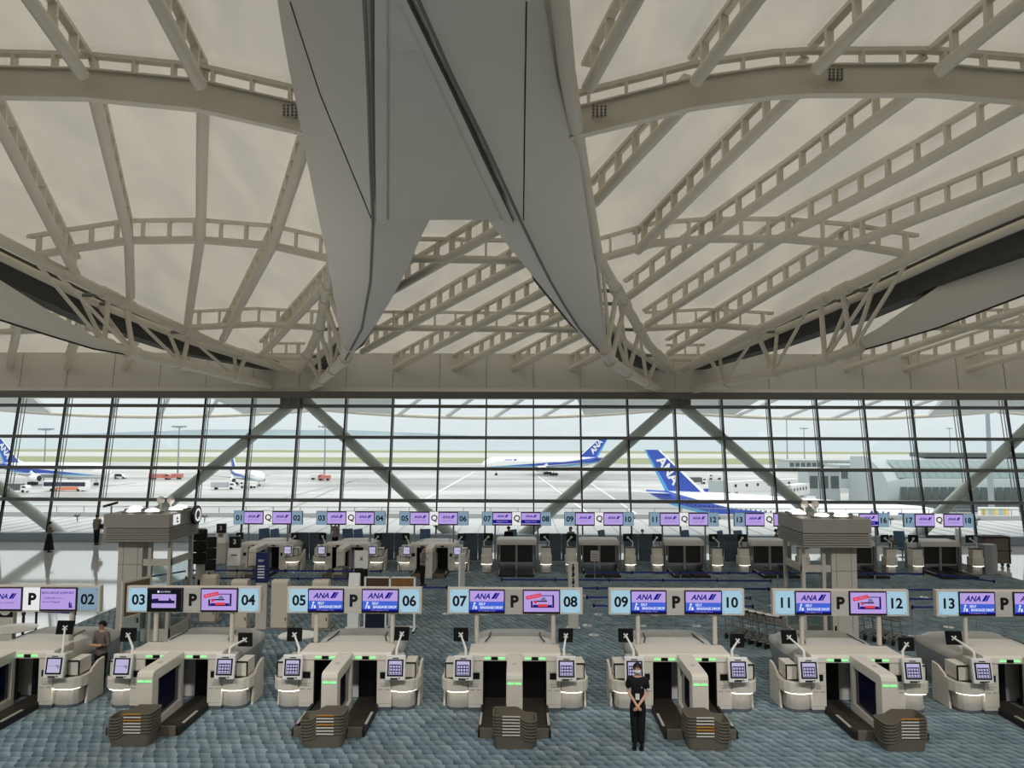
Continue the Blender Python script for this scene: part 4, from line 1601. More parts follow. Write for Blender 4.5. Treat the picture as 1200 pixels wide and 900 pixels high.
def unit_front(label, loc):
    """twin-lane baggage drop housing: cross bar, central spine, columns, belts"""
    t = thing('bag_drop_unit', label, 'check-in counter', loc)
    b = MB()
    b.prism([(-0.02, 1.12), (0.0, 1.25), (0.04, 1.29), (0.80, 1.29), (0.80, 1.12)], 'x', -1.05, 1.05)
    b.build('cross_bar', M_beige, t, bev=0.02)
    for s in (-1, 1):
        c = MB().box(min(s * 0.72, s * 1.05), 0.0, 0.08, max(s * 0.72, s * 1.05), 0.80, 1.12)
        o = c.build('side_column', M_beige, t, bev=0.012)
        d = MB()
        xc = s * 0.885
        d.box(xc - 0.09, -0.012, 0.72, xc + 0.09, 0.01, 0.86)
        d.build('passport_reader', M_black, o)
        d = MB()
        d.box(xc - 0.165, -0.004, 0.88, xc + 0.165, 0.002, 0.884)
        d.box(xc - 0.11, -0.004, 0.60, xc + 0.11, 0.002, 0.606)
        d.box(xc - 0.07, -0.004, 0.545, xc + 0.05, 0.002, 0.556)
        d.box(xc - 0.13, -0.004, 0.47, xc - 0.03, 0.002, 0.482)
        d.box(xc + 0.03, -0.004, 0.47, xc + 0.13, 0.002, 0.482)
        d.box(xc - 0.165, -0.004, 0.16, xc + 0.165, 0.002, 0.164)
        d.build('slot_lines', M_grey, o)
        MB().box(min(s * 0.72, s * 1.05), 0.01, 0.0, max(s * 0.72, s * 1.05), 0.80, 0.08).build('kick_plate', M_kick, t)
        for dx in (0.30, 0.62):
            MB().box(s * (dx + 0.00) - 0.07, -0.032, 1.165, s * dx + 0.07, -0.012, 1.205).build('status_lamp', G_green, t)
        MB().box(s * 0.46 - 0.075, -0.03, 1.15, s * 0.46 + 0.075, -0.012, 1.215).build('sensor', M_black, t)
        # lane: belt, black side sheet added to darken the lane, rail
        lo, hi = min(s * 0.18, s * 0.70), max(s * 0.18, s * 0.70)
        be = MB().box(lo, -1.46, 0.0, hi, 0.80, 0.10)
        be.box(lo, -1.48, 0.0, hi, -1.41, 0.20)
        be.build('conveyor_belt', M_belt, t, bev=0.01)
        MB().box(lo - 0.01, -1.515, 0.0, hi + 0.01, -1.475, 0.21).build('belt_end', M_tray, t, bev=0.01)
        r = MB()
        x0 = s * 0.70
        r.box(min(x0, x0 + s * 0.06), -1.47, 0.0, max(x0, x0 + s * 0.06), 0.0, 0.15)
        o = r.build('side_rail', M_dark, t)
        MB().box(min(x0, x0 + s * 0.05), -1.18, 0.15, max(x0, x0 + s * 0.05), -0.52, 0.17).build('rail_strip', M_beige2, o)
        MB().box(lo, 0.62, 0.10, hi, 0.66, 1.12).build('lane_curtain', M_black, t)
        MB().box(min(s * 0.70, s * 0.718), 0.02, 0.1, max(s * 0.70, s * 0.718), 0.65, 1.12).build('lane_dark_sheet', M_black, t)
    f = MB()
    f.prism([(-1.45, 0.0), (-1.18, 0.0), (-1.18, 1.06), (-0.10, 1.06), (-0.10, 0.0), (0.03, 0.0), (0.03, 1.285), (-1.33, 1.285), (-1.42, 1.26), (-1.45, 1.18)], 'x', -0.17, 0.17)
    sp = f.build('spine', M_beige, t, bev=0.015)
    MB().prism([(-1.18, 0.0), (-0.10, 0.0), (-0.10, 0.26), (-1.18, 0.20)], 'x', -0.168, 0.168).build('spine_sill', M_beige, sp)
    MB().box(-0.10, -1.18, 0.2, 0.10, -0.10, 1.06).build('side_glass', mat_sideglass(), sp)
    MB().box(-0.165, -1.20, 0.2, 0.165, -1.14, 1.04).build('edge_strip', M_black, sp)
    for x in (-0.078, 0.078):
        MB().box(x - 0.066, -1.465, 1.07, x + 0.066, -1.445, 1.11).build('status_lamp', G_green, sp)
    MB().box(-0.045, -0.85, 1.285, 0.045, -0.72, 1.292).build('top_scanner', M_beige2, sp)
    return t


_sg = []


def mat_sideglass():
    if not _sg:
        _sg.append(mat('side_glass', (30, 32, 62), 0.06, spec=0.9, var=0.3, scale=1.2))
    return _sg[0]


def hood(label, loc):
    t = thing('conveyor_hood', label, 'conveyor hood', loc)
    rings = []
    for (y, top, wt, wm, wb) in ((0.83, 1.10, 0.80, 1.03, 0.92), (0.95, 1.18, 0.82, 1.04, 0.92), (1.3, 1.25, 0.84, 1.06, 0.92), (1.9, 1.26, 0.84, 1.08, 0.92), (2.5, 1.21, 0.84, 1.08, 0.90), (3.0, 1.08, 0.78, 1.02, 0.85), (3.35, 0.88, 0.66, 0.88, 0.75), (3.5, 0.6, 0.45, 0.6, 0.5)):
        hm = min(0.86, top - 0.15)
        half = [(wb, 0.02), (wm - 0.08, hm * 0.55), (wm, hm), (wm - 0.03, hm + 0.12), (lerp(wt, wm, 0.55), top - 0.12), (wt * 0.86, top - 0.02), (wt * 0.5, top)]
        rings.append([(x, y, z) for x, z in half] + [(-x, y, z) for x, z in half[::-1]])
    m = MB()
    m.loft(rings)
    n = len(rings[0])
    for i, f in enumerate(m.f):
        if len(f) == 4:
            zc = sum(m.v[k][2] for k in f) / 4
            lim = 0.86
            m.m[i] = 1 if zc < lim else 0
    m.build('shell', [M_hood, M_hood_side], t, smooth=50)
    s = MB()
    s.ribbon([(-0.62, 1.95, 1.265), (-0.64, 1.5, 1.262), (-0.72, 1.2, 1.235)], 0.03, 0.012)
    s.build('shell_joint', M_black, t)
    s = MB()
    s.ribbon([(0.62, 1.95, 1.265), (0.64, 1.5, 1.262), (0.72, 1.2, 1.235)], 0.03, 0.012)
    s.build('shell_joint', M_black, t)
    return t


def desk(label, loc, mir, kind, arm=(1.27, 0.45, 1.55, 0.0), name='kiosk_desk'):
    t = thing(name, label, 'check-in kiosk', loc)

    def X(p):
        return [(mir * a, b) for a, b in p]
    plan = [(1.06, 0.0), (1.22, -0.05), (1.40, -0.05), (1.54, 0.0), (1.64, 0.12), (1.69, 0.3), (1.66, 0.62), (1.56, 1.05), (1.06, 1.05)]
    pin = [(1.06, 0.10), (1.22, 0.05), (1.38, 0.05), (1.48, 0.09), (1.555, 0.19), (1.57, 0.33), (1.57, 0.62), (1.50, 1.02), (1.06, 1.02)]
    MB().prism(X(plan), 'z', 0.44, 0.69).build('body', M_beige, t, bev=0.015)
    MB().prism(X(pin), 'z', 0.07, 0.44).build('plinth', M_plinth, t)
    MB().prism(X(pin), 'z', 0.0, 0.07).build('kick_plate', M_kick, t)
    st = MB()
    st.ribbon([(mir * (a - (0.03 if a > 1.5 else 0)), b + 0.018, 0.4375) for a, b in plan[0:5]], 0.03, 0.004)
    st.build('light_strip', G_strip, t)
    MB().prism(X(pin), 'z', 0.69, 0.715).build('counter_top', M_dark, t)
    pn = MB()
    pn.prism([(0.34, 0.0), (1.05, 0.0), (1.05, 0.88), (0.80, 0.86), (0.50, 0.715)], 'x', mir * 1.60, mir * 1.655)
    pn.build('side_panel', M_beige, t, bev=0.01)
    a, b = min(mir * 1.34, mir * 1.58), max(mir * 1.34, mir * 1.58)
    o = MB().box(a, 0.10, 0.715, b, 0.62, 1.02).build('printer', M_beige, t, bev=0.012)
    MB().box(a, 0.10, 1.02, b, 0.62, 1.05).build('printer_lid', M_beige, o)
    MB().box(a - 0.005, 0.085, 1.025, b + 0.005, 0.10, 1.055).build('printer_edge', M_black, o)
    MB().box(mir * 1.585 - 0.012, 0.085, 0.715, mir * 1.585 + 0.012, 0.12, 1.04).build('printer_edge', M_black, o)
    # touch terminal, leaning back
    tm = MB().box(-0.225, 0.0, 0.0, 0.225, 0.09, 0.54)
    lean = Matrix.Translation((mir * 1.165, -0.20, 0.735)) @ Matrix.Rotation(math.radians(-9), 4, 'X')
    tm.xform(lean)
    tt = tm.build('touch_terminal', M_wht, t, bev=0.02)
    sc = MB()
    sc.box(-0.18, -0.006, 0.09, 0.18, 0.0, 0.45, mi=0)
    rect(sc, -0.145, 0.125, 0.145, 0.42, -0.009, 1)
    if kind == 'grid':
        rect(sc, -0.13, 0.135, 0.13, 0.345, -0.011, 2)
        for i in range(4):
            for j in range(3):
                rect(sc, -0.117 + i * 0.062, 0.147 + j * 0.065, -0.072 + i * 0.062, 0.190 + j * 0.065, -0.013, 1)
    else:
        rect(sc, -0.12, 0.272, 0.04, 0.278, -0.011, 2)
        sc.poly([(0.045, -0.011, 0.262), (0.075, -0.011, 0.262), (0.095, -0.011, 0.29), (0.06, -0.011, 0.285)], 2)
        sc.poly([(0.09, -0.011, 0.225), (0.115, -0.011, 0.225), (0.118, -0.011, 0.29), (0.10, -0.011, 0.285)], 2)
    sc.xform(lean)
    sc.build('touch_screen', [M_black, G_touch, G_touchdk], tt)
    k = MB()
    k.box(-0.07, -0.006, 0.465, 0.07, 0.0, 0.485)
    k.xform(lean)
    k.build('scanner_window', M_black, tt)
    MB().box(-0.10, -0.03, 0.03, 0.06, 0.0, 0.055).xform(lean).build('card_slot', M_black, tt)
    MB().box(0.08, -0.006, 0.04, 0.12, 0.0, 0.06).xform(lean).build('camera_eye', M_black, tt)
    bx = MB().box(mir * 1.19 - 0.12, -0.07, 0.715, mir * 1.19 + 0.12, 0.36, 1.20)
    bx.build('terminal_stand', M_beige2, t, bev=0.015)
    # monitor on a jointed arm, its back towards us
    ax, ay, az, rz = arm
    elbow = Vector((mir * 1.13, 0.22, 1.32))
    tip = Vector((mir * ax, ay, az))
    ar = MB()
    ar.tube([(mir * 1.13, 0.2, 1.19), elbow, elbow.lerp(tip, 0.5) + Vector((0, 0, 0.01)), tip], [0.035, 0.03, 0.024, 0.02], 10)
    ar.build('monitor_arm', M_wht, t, smooth=50)
    mo = MB().box(-0.175, 0.03, -0.16, 0.175, 0.065, 0.16)
    R_ = Matrix.Translation(tip) @ Matrix.Rotation(mir * rz, 4, 'Z') @ Matrix.Rotation(mir * rz * 0.25, 4, 'Y')
    mo.xform(R_)
    mm = mo.build('monitor', M_black, t, bev=0.008)
    mt = MB()
    for an in range(4):
        d = Vector((math.cos(math.pi / 4 + an * math.pi / 2), 0, math.sin(math.pi / 4 + an * math.pi / 2)))
        mt.bar(d * 0.01 + Vector((0, 0.015, 0)), d * 0.065 + Vector((0, 0.02, 0)), 0.03, 0.02, up=(0, 1, 0))
    mt.xform(R_)
    mt.build('mount_bracket', M_wht, mm)
    return t


TRAY = {}


def tray_parts(mir):
    def hgt(x):
        x *= mir
        return 0.30 if x < 0.06 else (0.30 - 0.11 * min(1.0, (x - 0.06) / 0.16))

    def ring(w, d, zf, n=9, r=0.09):
        pts = []
        xs = [-w + 2 * w * i / n for i in range(n + 1)]
        cs = []
        for (cx, cy, a0) in ((w - r, -d + r, -90), (w - r, d - r, 0), (-w + r, d - r, 90), (-w + r, -d + r, 180)):
            arc = [(cx + r * math.cos(math.radians(a0 + 30 * k)), cy + r * math.sin(math.radians(a0 + 30 * k))) for k in range(4)]
            cs.append(arc)
        out = []
        for i in range(4):
            out += cs[i]
            a, b = cs[i][-1], cs[(i + 1) % 4][0]
            if i in (1, 3):
                for k in range(1, 9):
                    out.append((lerp(a[0], b[0], k / 9), lerp(a[1], b[1], k / 9)))
        return [(x, y, zf(x)) for x, y in out]
    m = MB()
    m.loft([ring(0.390, 0.215, lambda x: 0.0), ring(0.424, 0.244, lambda x: hgt(x) - 0.03), ring(0.445, 0.262, lambda x: hgt(x) - 0.025), ring(0.445, 0.262, hgt), ring(0.4235, 0.2435, hgt),
            ring(0.4195, 0.2395, lambda x: hgt(x) - 0.03), ring(0.388, 0.213, lambda x: 0.025)])
    l = MB().box(-0.175 * 1 - 0.07 * mir, -0.2655, 0.272, 0.175 - 0.07 * mir, -0.262, 0.296)
    return m, l


def tray_stack(loc, mir, n, words, amber):
    for i in range(n):
        lab = 'brown luggage tray %s in the stack %s' % ('at the bottom' if i == 0 else 'topmost' if i == n - 1 else '%s from bottom' % ORD[i], words)
        z = 0.06 * i
        if mir not in TRAY:
            m, l = tray_parts(mir)
            t = thing('luggage_tray', lab, 'tray', (loc[0], loc[1], z))
            t['group'] = 'nested luggage trays before the counters'
            o = m.build('tub', M_tray, t, smooth=35)
            l.build('label_strip', M_traybl, t)
            TRAY[mir] = t
        else:
            t = dup(TRAY[mir], (loc[0], loc[1], z), label=lab)
        if i in amber:
            for c in t.children:
                if c.name.startswith('label_strip'):
                    c.data = c.data.copy()
                    c.data.materials[0] = M_trayor


NW = ['zero', 'one', 'two', 'three', 'four', 'five', 'six', 'seven', 'eight', 'nine', 'ten', 'eleven', 'twelve', 'thirteen', 'fourteen', 'fifteen', 'sixteen', 'seventeen', 'eighteen']


def nw(n):
    return NW[int(n)]


PX = [39, 227, 415.2, 603.6, 792.8, 985.2, 1177]
PK = [('ana', 'support'), ('arrow', 'tray'), ('selfdrop', 'selfdrop'), ('selfdrop', 'tray'), ('selfdrop', 'selfdrop'), ('selfdrop', 'tray'), ('selfdrop', 'selfdrop')]
SY = 18.05
Y0 = 17.25
ARM_L = [(1.27, .45, 1.55, 0.0), (1.40, .5, 1.52, -0.25), (1.32, .45, 1.56, -0.1), (1.27, .45, 1.58, 0.05), (1.27, .45, 1.58, 0.1), (1.36, .5, 1.55, 0.35), (1.40, .5, 1.55, 0.3)]
ARM_R = [(0.98, .5, 1.68, 0.45), (1.36, .5, 1.42, -0.1), (1.20, .5, 1.58, 0.2), (1.20, .5, 1.56, 0.15), (1.36, .5, 1.46, 0.1), (1.38, .5, 1.40, -0.15), (1.3, .5, 1.5, 0)]
u0 = h0 = None
DK = {}
for i, px in enumerate(PX):
    X = aty(px, 700, SY).x
    n1, n2 = '%02d' % (2 * i + 1), '%02d' % (2 * i + 2)
    kl = PK[i]
    what = {'ana': 'the airline logo', 'support': 'bag drop support text', 'arrow': 'a dark arrow picture', 'tray': 'a red-bannered picture', 'selfdrop': 'self baggage drop'}
    sign(px, SY, 'P', (n1, n2), kl, 'overhead front-row sign with P, numbered %s and %s' % (nw(n1), nw(n2)), white=(i == 0))
    lu = 'beige T-shaped baggage drop counter under the P sign %s and %s' % (nw(n1), nw(n2))
    lh = 'rounded grey conveyor hood behind P counters %s and %s' % (nw(n1), nw(n2))
    if u0 is None:
        u0 = unit_front(lu, (X, Y0, 0))
        h0 = hood(lh, (X, Y0, 0))
    else:
        dup(u0, (X, Y0, 0), label=lu)
        dup(h0, (X, Y0, 0), label=lh)
    for s, n, arm in ((-1, n1, ARM_L[i]), (1, n2, ARM_R[i])):
        k = 'hello' if n in ('01', '02', '03') else 'grid'
        desk('kiosk desk with touch screen and glowing plinth at P counter %s' % nw(n), (X, Y0, 0), s, k, arm)
    if 0 < i < 6:
        tray_stack((X + 0.01, Y0 - 1.80, 0), -1 if i in (1, 2, 5) else 1, 7, 'before P counters %s and %s' % (nw(n1), nw(n2)), {1: (4, 6), 2: (6, 3), 3: (), 4: (3, 2), 5: (6,)}[i])

# ------------------------------------------------------------------ back row (Q)
QX = [314, 411, 508.5, 605.3, 702, 801.5, 901, 1001, 1100]
QY = 35.0
QK = [('ana', 'ana')] * 3 + [('ananavy', 'ananavy')] + [('ana', 'ana')] * 3 + [('ana', 'ananavy'), ('ana', 'ana')]
Q0 = 34.3


def open_unit(label, loc):
    t = thing('conveyor_unit', label, 'check-in counter', loc)
    rings = []
    for (y, top, w) in ((0.60, 1.36, 0.86), (0.64, 1.44, 0.92), (0.95, 1.47, 0.93), (1.5, 1.47, 0.95), (2.0, 1.36, 0.92), (2.3, 1.1, 0.8)):
        half = [(w, 1.20 if y < 1.0 else 0.6), (w, top - 0.10), (w - 0.05, top - 0.03), (w - 0.16, top)]
        rings.append([(x, y, z) for x, z in half] + [(-x, y, z) for x, z in half[::-1]])
    MB().loft(rings).build('hood', M_hood, t, smooth=50)
    for s in (-1, 1):
        MB().box(min(s * 0.84, s * 0.93), 0.66, 0.0, max(s * 0.84, s * 0.93), 2.1, 1.2).build('side_panel', M_steel_dk, t, bev=0.01)
        lo, hi = min(s * 0.05, s * 0.80), max(s * 0.05, s * 0.80)
        o = MB().box(lo, 0.72, 0.36, hi, 0.76, 1.28).build('shutter', M_dark, t)
        f = MB()
        f.box(lo, 0.68, 0.34, hi, 0.72, 0.40)
        f.box(hi - 0.05 if s > 0 else lo, 0.68, 0.34, hi if s > 0 else lo + 0.05, 0.72, 1.28)
        f.build('shutter_frame', M_grey, o)
        b = MB().box(lo, -0.9, 0.0, hi, 1.6, 0.12)
        o = b.build('conveyor_belt', M_dark, t)
        r = MB()
        r.box(hi - 0.03 if s > 0 else lo, -0.9, 0.12, hi if s > 0 else lo + 0.03, 0.6, 0.15)
        r.build('rail_strip', M_beige2, o)
    MB().box(-0.05, 0.66, 0.0, 0.05, 0.78, 1.34).build('centre_post', M_grey, t)
    return t


def small_desk(label, loc, mir):
    t = thing('agent_desk', label, 'check-in desk', loc)
    a, b = min(mir * 1.10, mir * 1.62), max(mir * 1.10, mir * 1.62)
    c = (a + b) / 2
    pl = [(a, 0.5), (a, 0.05), (a + 0.08, -0.03), (c, -0.08), (b - 0.08, -0.03), (b, 0.05), (b, 0.5)]
    pn = [(c + (x - c) * 0.84, y + 0.085) for x, y in pl]
    MB().prism(pl, 'z', 0.42, 0.80).build('body', M_beige, t, bev=0.012)
    MB().prism(pn, 'z', 0.04, 0.42).build('plinth', M_plinth, t)
    MB().ribbon([(c + (x - c) * 0.94, y + 0.014, 0.4175) for x, y in pl[1:-1]], 0.022, 0.004).build('light_strip', G_strip, t)
    MB().box(a + 0.04, 0.06, 0.80, b - 0.04, 0.42, 1.16).build('upper_cabinet', M_beige, t, bev=0.012)
    MB().box(a + 0.03, 0.05, 1.16, b - 0.03, 0.44, 1.19).build('top_plate', M_dark, t)
    tip = Vector((c - mir * 0.05, 0.5, 1.58))
    MB().tube([(c + mir * 0.12, 0.3, 1.19), (c + mir * 0.16, 0.35, 1.38), tip], 0.025, 8).build('monitor_arm', M_wht, t)
    R_ = Matrix.Translation(tip) @ Matrix.Rotation(mir * 0.25, 4, 'Z')
    mm = MB().box(-0.22, 0.02, -0.17, 0.22, 0.06, 0.17).xform(R_).build('monitor', M_black, t, bev=0.008)
    MB().box(-0.05, 0.0, -0.05, 0.05, 0.02, 0.05).xform(R_).build('mount_bracket', M_wht, mm)
    return t


o0 = None
dk = {}
for i, px in enumerate(QX):
    X = aty(px, 608, QY).x
    n1, n2 = '%02d' % (2 * i + 1), '%02d' % (2 * i + 2)
    tt = i < 3
    sign(px, QY, 'Q', (n1, n2), QK[i], 'overhead back-row sign with Q, numbered %s and %s' % (nw(n1), nw(n2)), z0=2.08, z1=2.72, half=1.62, post_z=1.292 if tt else 0.0, post_x=0.92 if tt else 1.0, back=True)
    if tt:
        uq = dup(u0, (X, Q0 + 0.2, 0), label='beige T-shaped baggage drop counter under the Q sign %s and %s' % (nw(n1), nw(n2)))
        for ch in uq.children_recursive:
            if ch.name.startswith('status_lamp'):
                ch.data = ch.data.copy()
                ch.data.materials[0] = M_beige2
        dup(h0, (X, Q0 + 0.2, 0), label='rounded grey conveyor hood behind Q counters %s and %s' % (nw(n1), nw(n2)))
        for s, n in ((-1, n1), (1, n2)):
            if s not in dk:
                dk[s] = desk('kiosk desk with touch screen and glowing plinth at Q counter %s' % nw(n), (X, Q0 + 0.2, 0), s, 'hello', (1.3, .45, 1.55, 0.1))
            else:
                dup(dk[s], (X, Q0 + 0.2, 0), label='kiosk desk with touch screen and glowing plinth at Q counter %s' % nw(n))
        if i < 2:
            tray_stack((X, Q0 - 1.62, 0), -1, 5, 'before Q counters %s and %s' % (nw(n1), nw(n2)), ())
    else:
        lab = 'open twin conveyor with dark shutters under the Q sign %s and %s' % (nw(n1), nw(n2))
        o0 = open_unit(lab, (X, Q0, 0)) if o0 is None else dup(o0, (X, Q0, 0), label=lab)
        for s, n in ((-1, n1), (1, n2)):
            lab = 'narrow agent desk with monitor and glowing plinth at Q counter %s' % nw(n)
            k = 'o%d' % s
            if k not in dk:
                dk[k] = small_desk(lab, (X, Q0, 0), s)
            else:
                dup(dk[k], (X, Q0, 0), label=lab)
# grey partitions between the back counters
M_part = mat('partition_bluegrey', (88, 100, 114), 0.6, var=0.04)
pt0 = None
gaps = [(362.5, 'Q two and Q three'), (462, 'Q four and Q five'), (560, 'Q six and Q seven'), (658, 'Q eight and Q nine'), (748, 'Q ten and Q eleven'), (848, 'Q twelve and Q thirteen'), (1102, 'Q seventeen and the sign post of Q eighteen')]
for px, w in gaps:
    c = aty(px, 640, 37.4)
    lab = 'blue-grey partition screen standing between %s' % w
    if pt0 is None:
        pt0 = thing('partition_screen', lab, 'partition', (c.x, 37.4, 0))
        for s in (-1, 1):
            MB().box(min(s * 0.01, s * 0.72), -0.03, 0.08, max(s * 0.01, s * 0.72), 0.03, 1.42).build('panel', M_part, pt0, bev=0.008)
            MB().box(s * 0.6 - 0.03, -0.22, 0.0, s * 0.6 + 0.03, 0.22, 0.08).build('foot', M_steel_dk, pt0)
    else:
        dup(pt0, (c.x, 37.4, 0), label=lab)
# ------------------------------------------------------------------ lift towers
M_twr = mat('tower_panel', (188, 183, 173), 0.45, var=0.03)
M_twr2 = mat('tower_cap', (150, 146, 138), 0.45, var=0.03)
M_tglass = glass('tower_glass', (0.80, 0.86, 0.86), 0.08)


def tower(loc, mir, label):
    """local x from 0 (solid side) to 2.0 (glass side) before mirroring, y 0..2 away from us"""
    t = thing('lift_tower', label, 'lift shaft', loc)

    def bx(b, x0, y0, z0, x1, y1, z1, mi=0):
        if mir < 0:
            x0, x1 = -x1, -x0
        b.box(x0, y0, z0, x1, y1, z1, mi)
        return b
    bx(MB(), 0.0, 0.0, 3.43, 2.0, 2.1, 3.84).build('cap_band', M_twr2, t, bev=0.01)
    lv = MB()
    for i in range(6):
        z = 3.02 + i * 0.068
        bx(lv, 0.0, 0.0, z, 2.0, 2.1, z + 0.048)
    lv.build('louvre', M_twr2, t)
    bx(MB(), 0.06, 0.06, 3.0, 1.94, 2.04, 3.43).build('cap_core', M_dark, t)
    # columns
    o = bx(MB(), 0.30, 0.35, 0.0, 1.05, 0.90, 3.0).build('shaft_column', M_twr, t, bev=0.008)
    j = MB()
    bx(j, 0.30, 0.343, 2.28, 1.05, 0.35, 2.295)
    bx(j, 0.46, 0.343, 0.5, 0.47, 0.35, 3.0)
    bx(j, 0.90, 0.343, 0.5, 0.91, 0.35, 3.0)
    j.build('panel_joint', M_steel_dk, o)
    bx(MB(), 0.29, 0.335, 0.0, 1.06, 0.91, 0.30).build('kick_plate', M_kick, t)
    bx(MB(), 0.95, 0.33, 0.55, 1.0, 0.345, 0.70).build('call_button', M_black, o)
    for (x, y) in ((1.22, 0.35), (1.82, 0.35), (0.10, 1.80), (1.82, 1.80)):
        bx(MB(), x, y, 0.0, x + 0.10, y + 0.12, 3.0).build('corner_post', M_twr, t)
    g = MB()
    bx(g, 1.34, 0.40, 0.35, 1.80, 0.42, 2.25)
    bx(g, 1.07, 0.45, 0.35, 1.20, 0.47, 2.25)
    g.build('front_glass', M_tglass, t)
    g = MB()
    bx(g, 1.86, 0.50, 0.35, 1.88, 1.78, 2.25)
    g.build('side_glass', M_tglass, t)
    for q in ((1.07, 0.36, 2.25, 1.84, 0.46, 2.45), (1.84, 0.36, 2.25, 1.92, 1.85, 2.45), (1.07, 0.36, 0.0, 1.84, 0.46, 0.35), (1.84, 0.36, 0.0, 1.92, 1.85, 0.35), (0.12, 1.82, 0.0, 1.84, 1.88, 0.35)):
        bx(MB(), *q).build('door_frame', M_twr, t)
    # uplights on the cap
    for (x, y) in ((0.75, 0.30), (1.30, 0.35), (1.75, 0.95), (1.62, 1.55), (0.35, 1.2)):
        u = MB()
        bx(u, x - 0.28, y - 0.16, 3.84, x + 0.28, y + 0.16, 3.90)
        o = u.build('uplight', M_steel_dk, t)
        u = MB()
        u.lathe([(0.02, 3.985), (0.12, 3.975), (0.19, 3.94), (0.2, 3.905)], (mir * x, y, 0), 18)
        u.build('uplight_lens', G_lamp, o)
    b = MB()
    for s in (-0.16, 0.16):
        b.tube([(mir * (1.35 + s), 1.1, 3.84), (mir * (1.35 + s), 1.1, 4.15)], 0.03, 8)
        b.lathe([(0.02, 0), (0.10, 0.05), (0.12, 0.14), (0.07, 0.23), (0.02, 0.25)], (mir * (1.35 + s), 1.1, 4.05), 14)
    b.build('spot_heads', M_beige2, t, smooth=40)
    return t


cL = aty(121.5, 602, 22.5)
tL = tower((cL.x, 22.5, 0), 1, 'beige lift tower with louvred cap, the one beside the polished floor')
cR = aty(1021, 607.5, 21.95)
tR = tower((cR.x, 21.95, 0), -1, 'beige lift tower with louvred cap, the one beside the luggage trolleys')
# pictogram and Q disc on the first tower's side
q = MB().box(2.0, 0.26, 3.50, 2.05, 0.62, 3.80)
o = q.build('pictogram_panel', G_white, tL)
q = MB()
q.poly([(2.055, 0.36, 3.56), (2.055, 0.52, 3.56), (2.055, 0.52, 3.60), (2.055, 0.36, 3.60)])
q.poly([(2.055, 0.36, 3.56), (2.055, 0.40, 3.56), (2.055, 0.40, 3.74), (2.055, 0.36, 3.74)])
q.poly([(2.055, 0.36, 3.66), (2.055, 0.48, 3.66), (2.055, 0.48, 3.70), (2.055, 0.36, 3.70)])
q.build('pictogram', M_ink, o)
q = MB()
q.lathe([(0.30, 0), (0.30, 0.10)], (0, 0, 0), 28)
q.xform(Matrix.Translation((2.02, 1.72, 3.66)) @ Matrix.Rotation(math.radians(90), 4, 'Y'))
o = q.build('round_sign', M_black, tL, smooth=40)
q = MB()
q.loft([[Vector((r * math.cos(2 * math.pi * k / 28), r * math.sin(2 * math.pi * k / 28), 0.0)) for k in range(28)] for r in (0.21, 0.14)], cap=False)
q.poly([(0.07, 0.06, 0), (0.11, 0.02, 0), (0.22, 0.13, 0), (0.18, 0.17, 0)])
q.xform(Matrix.Translation((2.13, 1.72, 3.66)) @ Matrix.Rotation(math.radians(90), 4, 'Y'))
q.build('round_letter', G_white, o)
# camera on a stalk
q = thing('surveillance_camera', 'dark surveillance camera on a stalk above the left edge of the beige lift tower', 'camera', (cL.x + 0.12, 22.7, 3.845))
MB().tube([(0, 0, 0), (0, 0, 0.22)], 0.025, 8).build('stalk', M_steel_dk, q)
MB().bar((-0.24, 0, 0.21), (0.18, 0, 0.33), 0.10, 0.07).build('housing', M_dark, q, bev=0.01)

# uplighter beams from the caps
for t_, nm in ((tL, 'cap_uplight'), (tR, 'cap_uplight')):
    ld = bpy.data.lights.new(nm, 'AREA')
    ld.shape = 'RECTANGLE'
    ld.size, ld.size_y = 1.6, 1.6
    ld.energy = 200
    ld.color = (1.0, 0.96, 0.90)
    lo = bpy.data.objects.new(nm, ld)
    COL.objects.link(lo)
    lo.location = (t_.location.x + (1.0 if t_ is tL else -1.0), t_.location.y + 1.05, 4.30)
    lo.rotation_euler = (math.pi, 0, 0)

# ------------------------------------------------------------------ queue stanchions
ST = {}


def stanchion(x, y, length, label, ang=0.0):
    """post with a retractable strap running to the next post along ang"""
    key = round(length, 2)
    if key not in ST:
        t = thing('queue_stanchion', label, 'queue post', (x, y, 0), ang)
        MB().lathe([(0.0, 0), (0.17, 0), (0.17, 0.012), (0.12, 0.03), (0.03, 0.05), (0.0, 0.05)], n=20).build('base', M_base, t, smooth=30)
        MB().lathe([(0.026, 0.04), (0.026, 0.88)], n=10).build('pole', M_rod, t, smooth=40)
        MB().lathe([(0.034, 0.86), (0.036, 0.96), (0.030, 0.98)], n=12).build('head', M_black, t, smooth=40)
        if length > 0:
            MB().box(0.03, -0.004, 0.885, length - 0.042, 0.004, 0.945).build('strap', M_strap, t)
        ST[key] = t
        t['group'] = 'queue stanchions with blue straps'
        return t
    return dup(ST[key], (x, y, 0), ang, label=label)


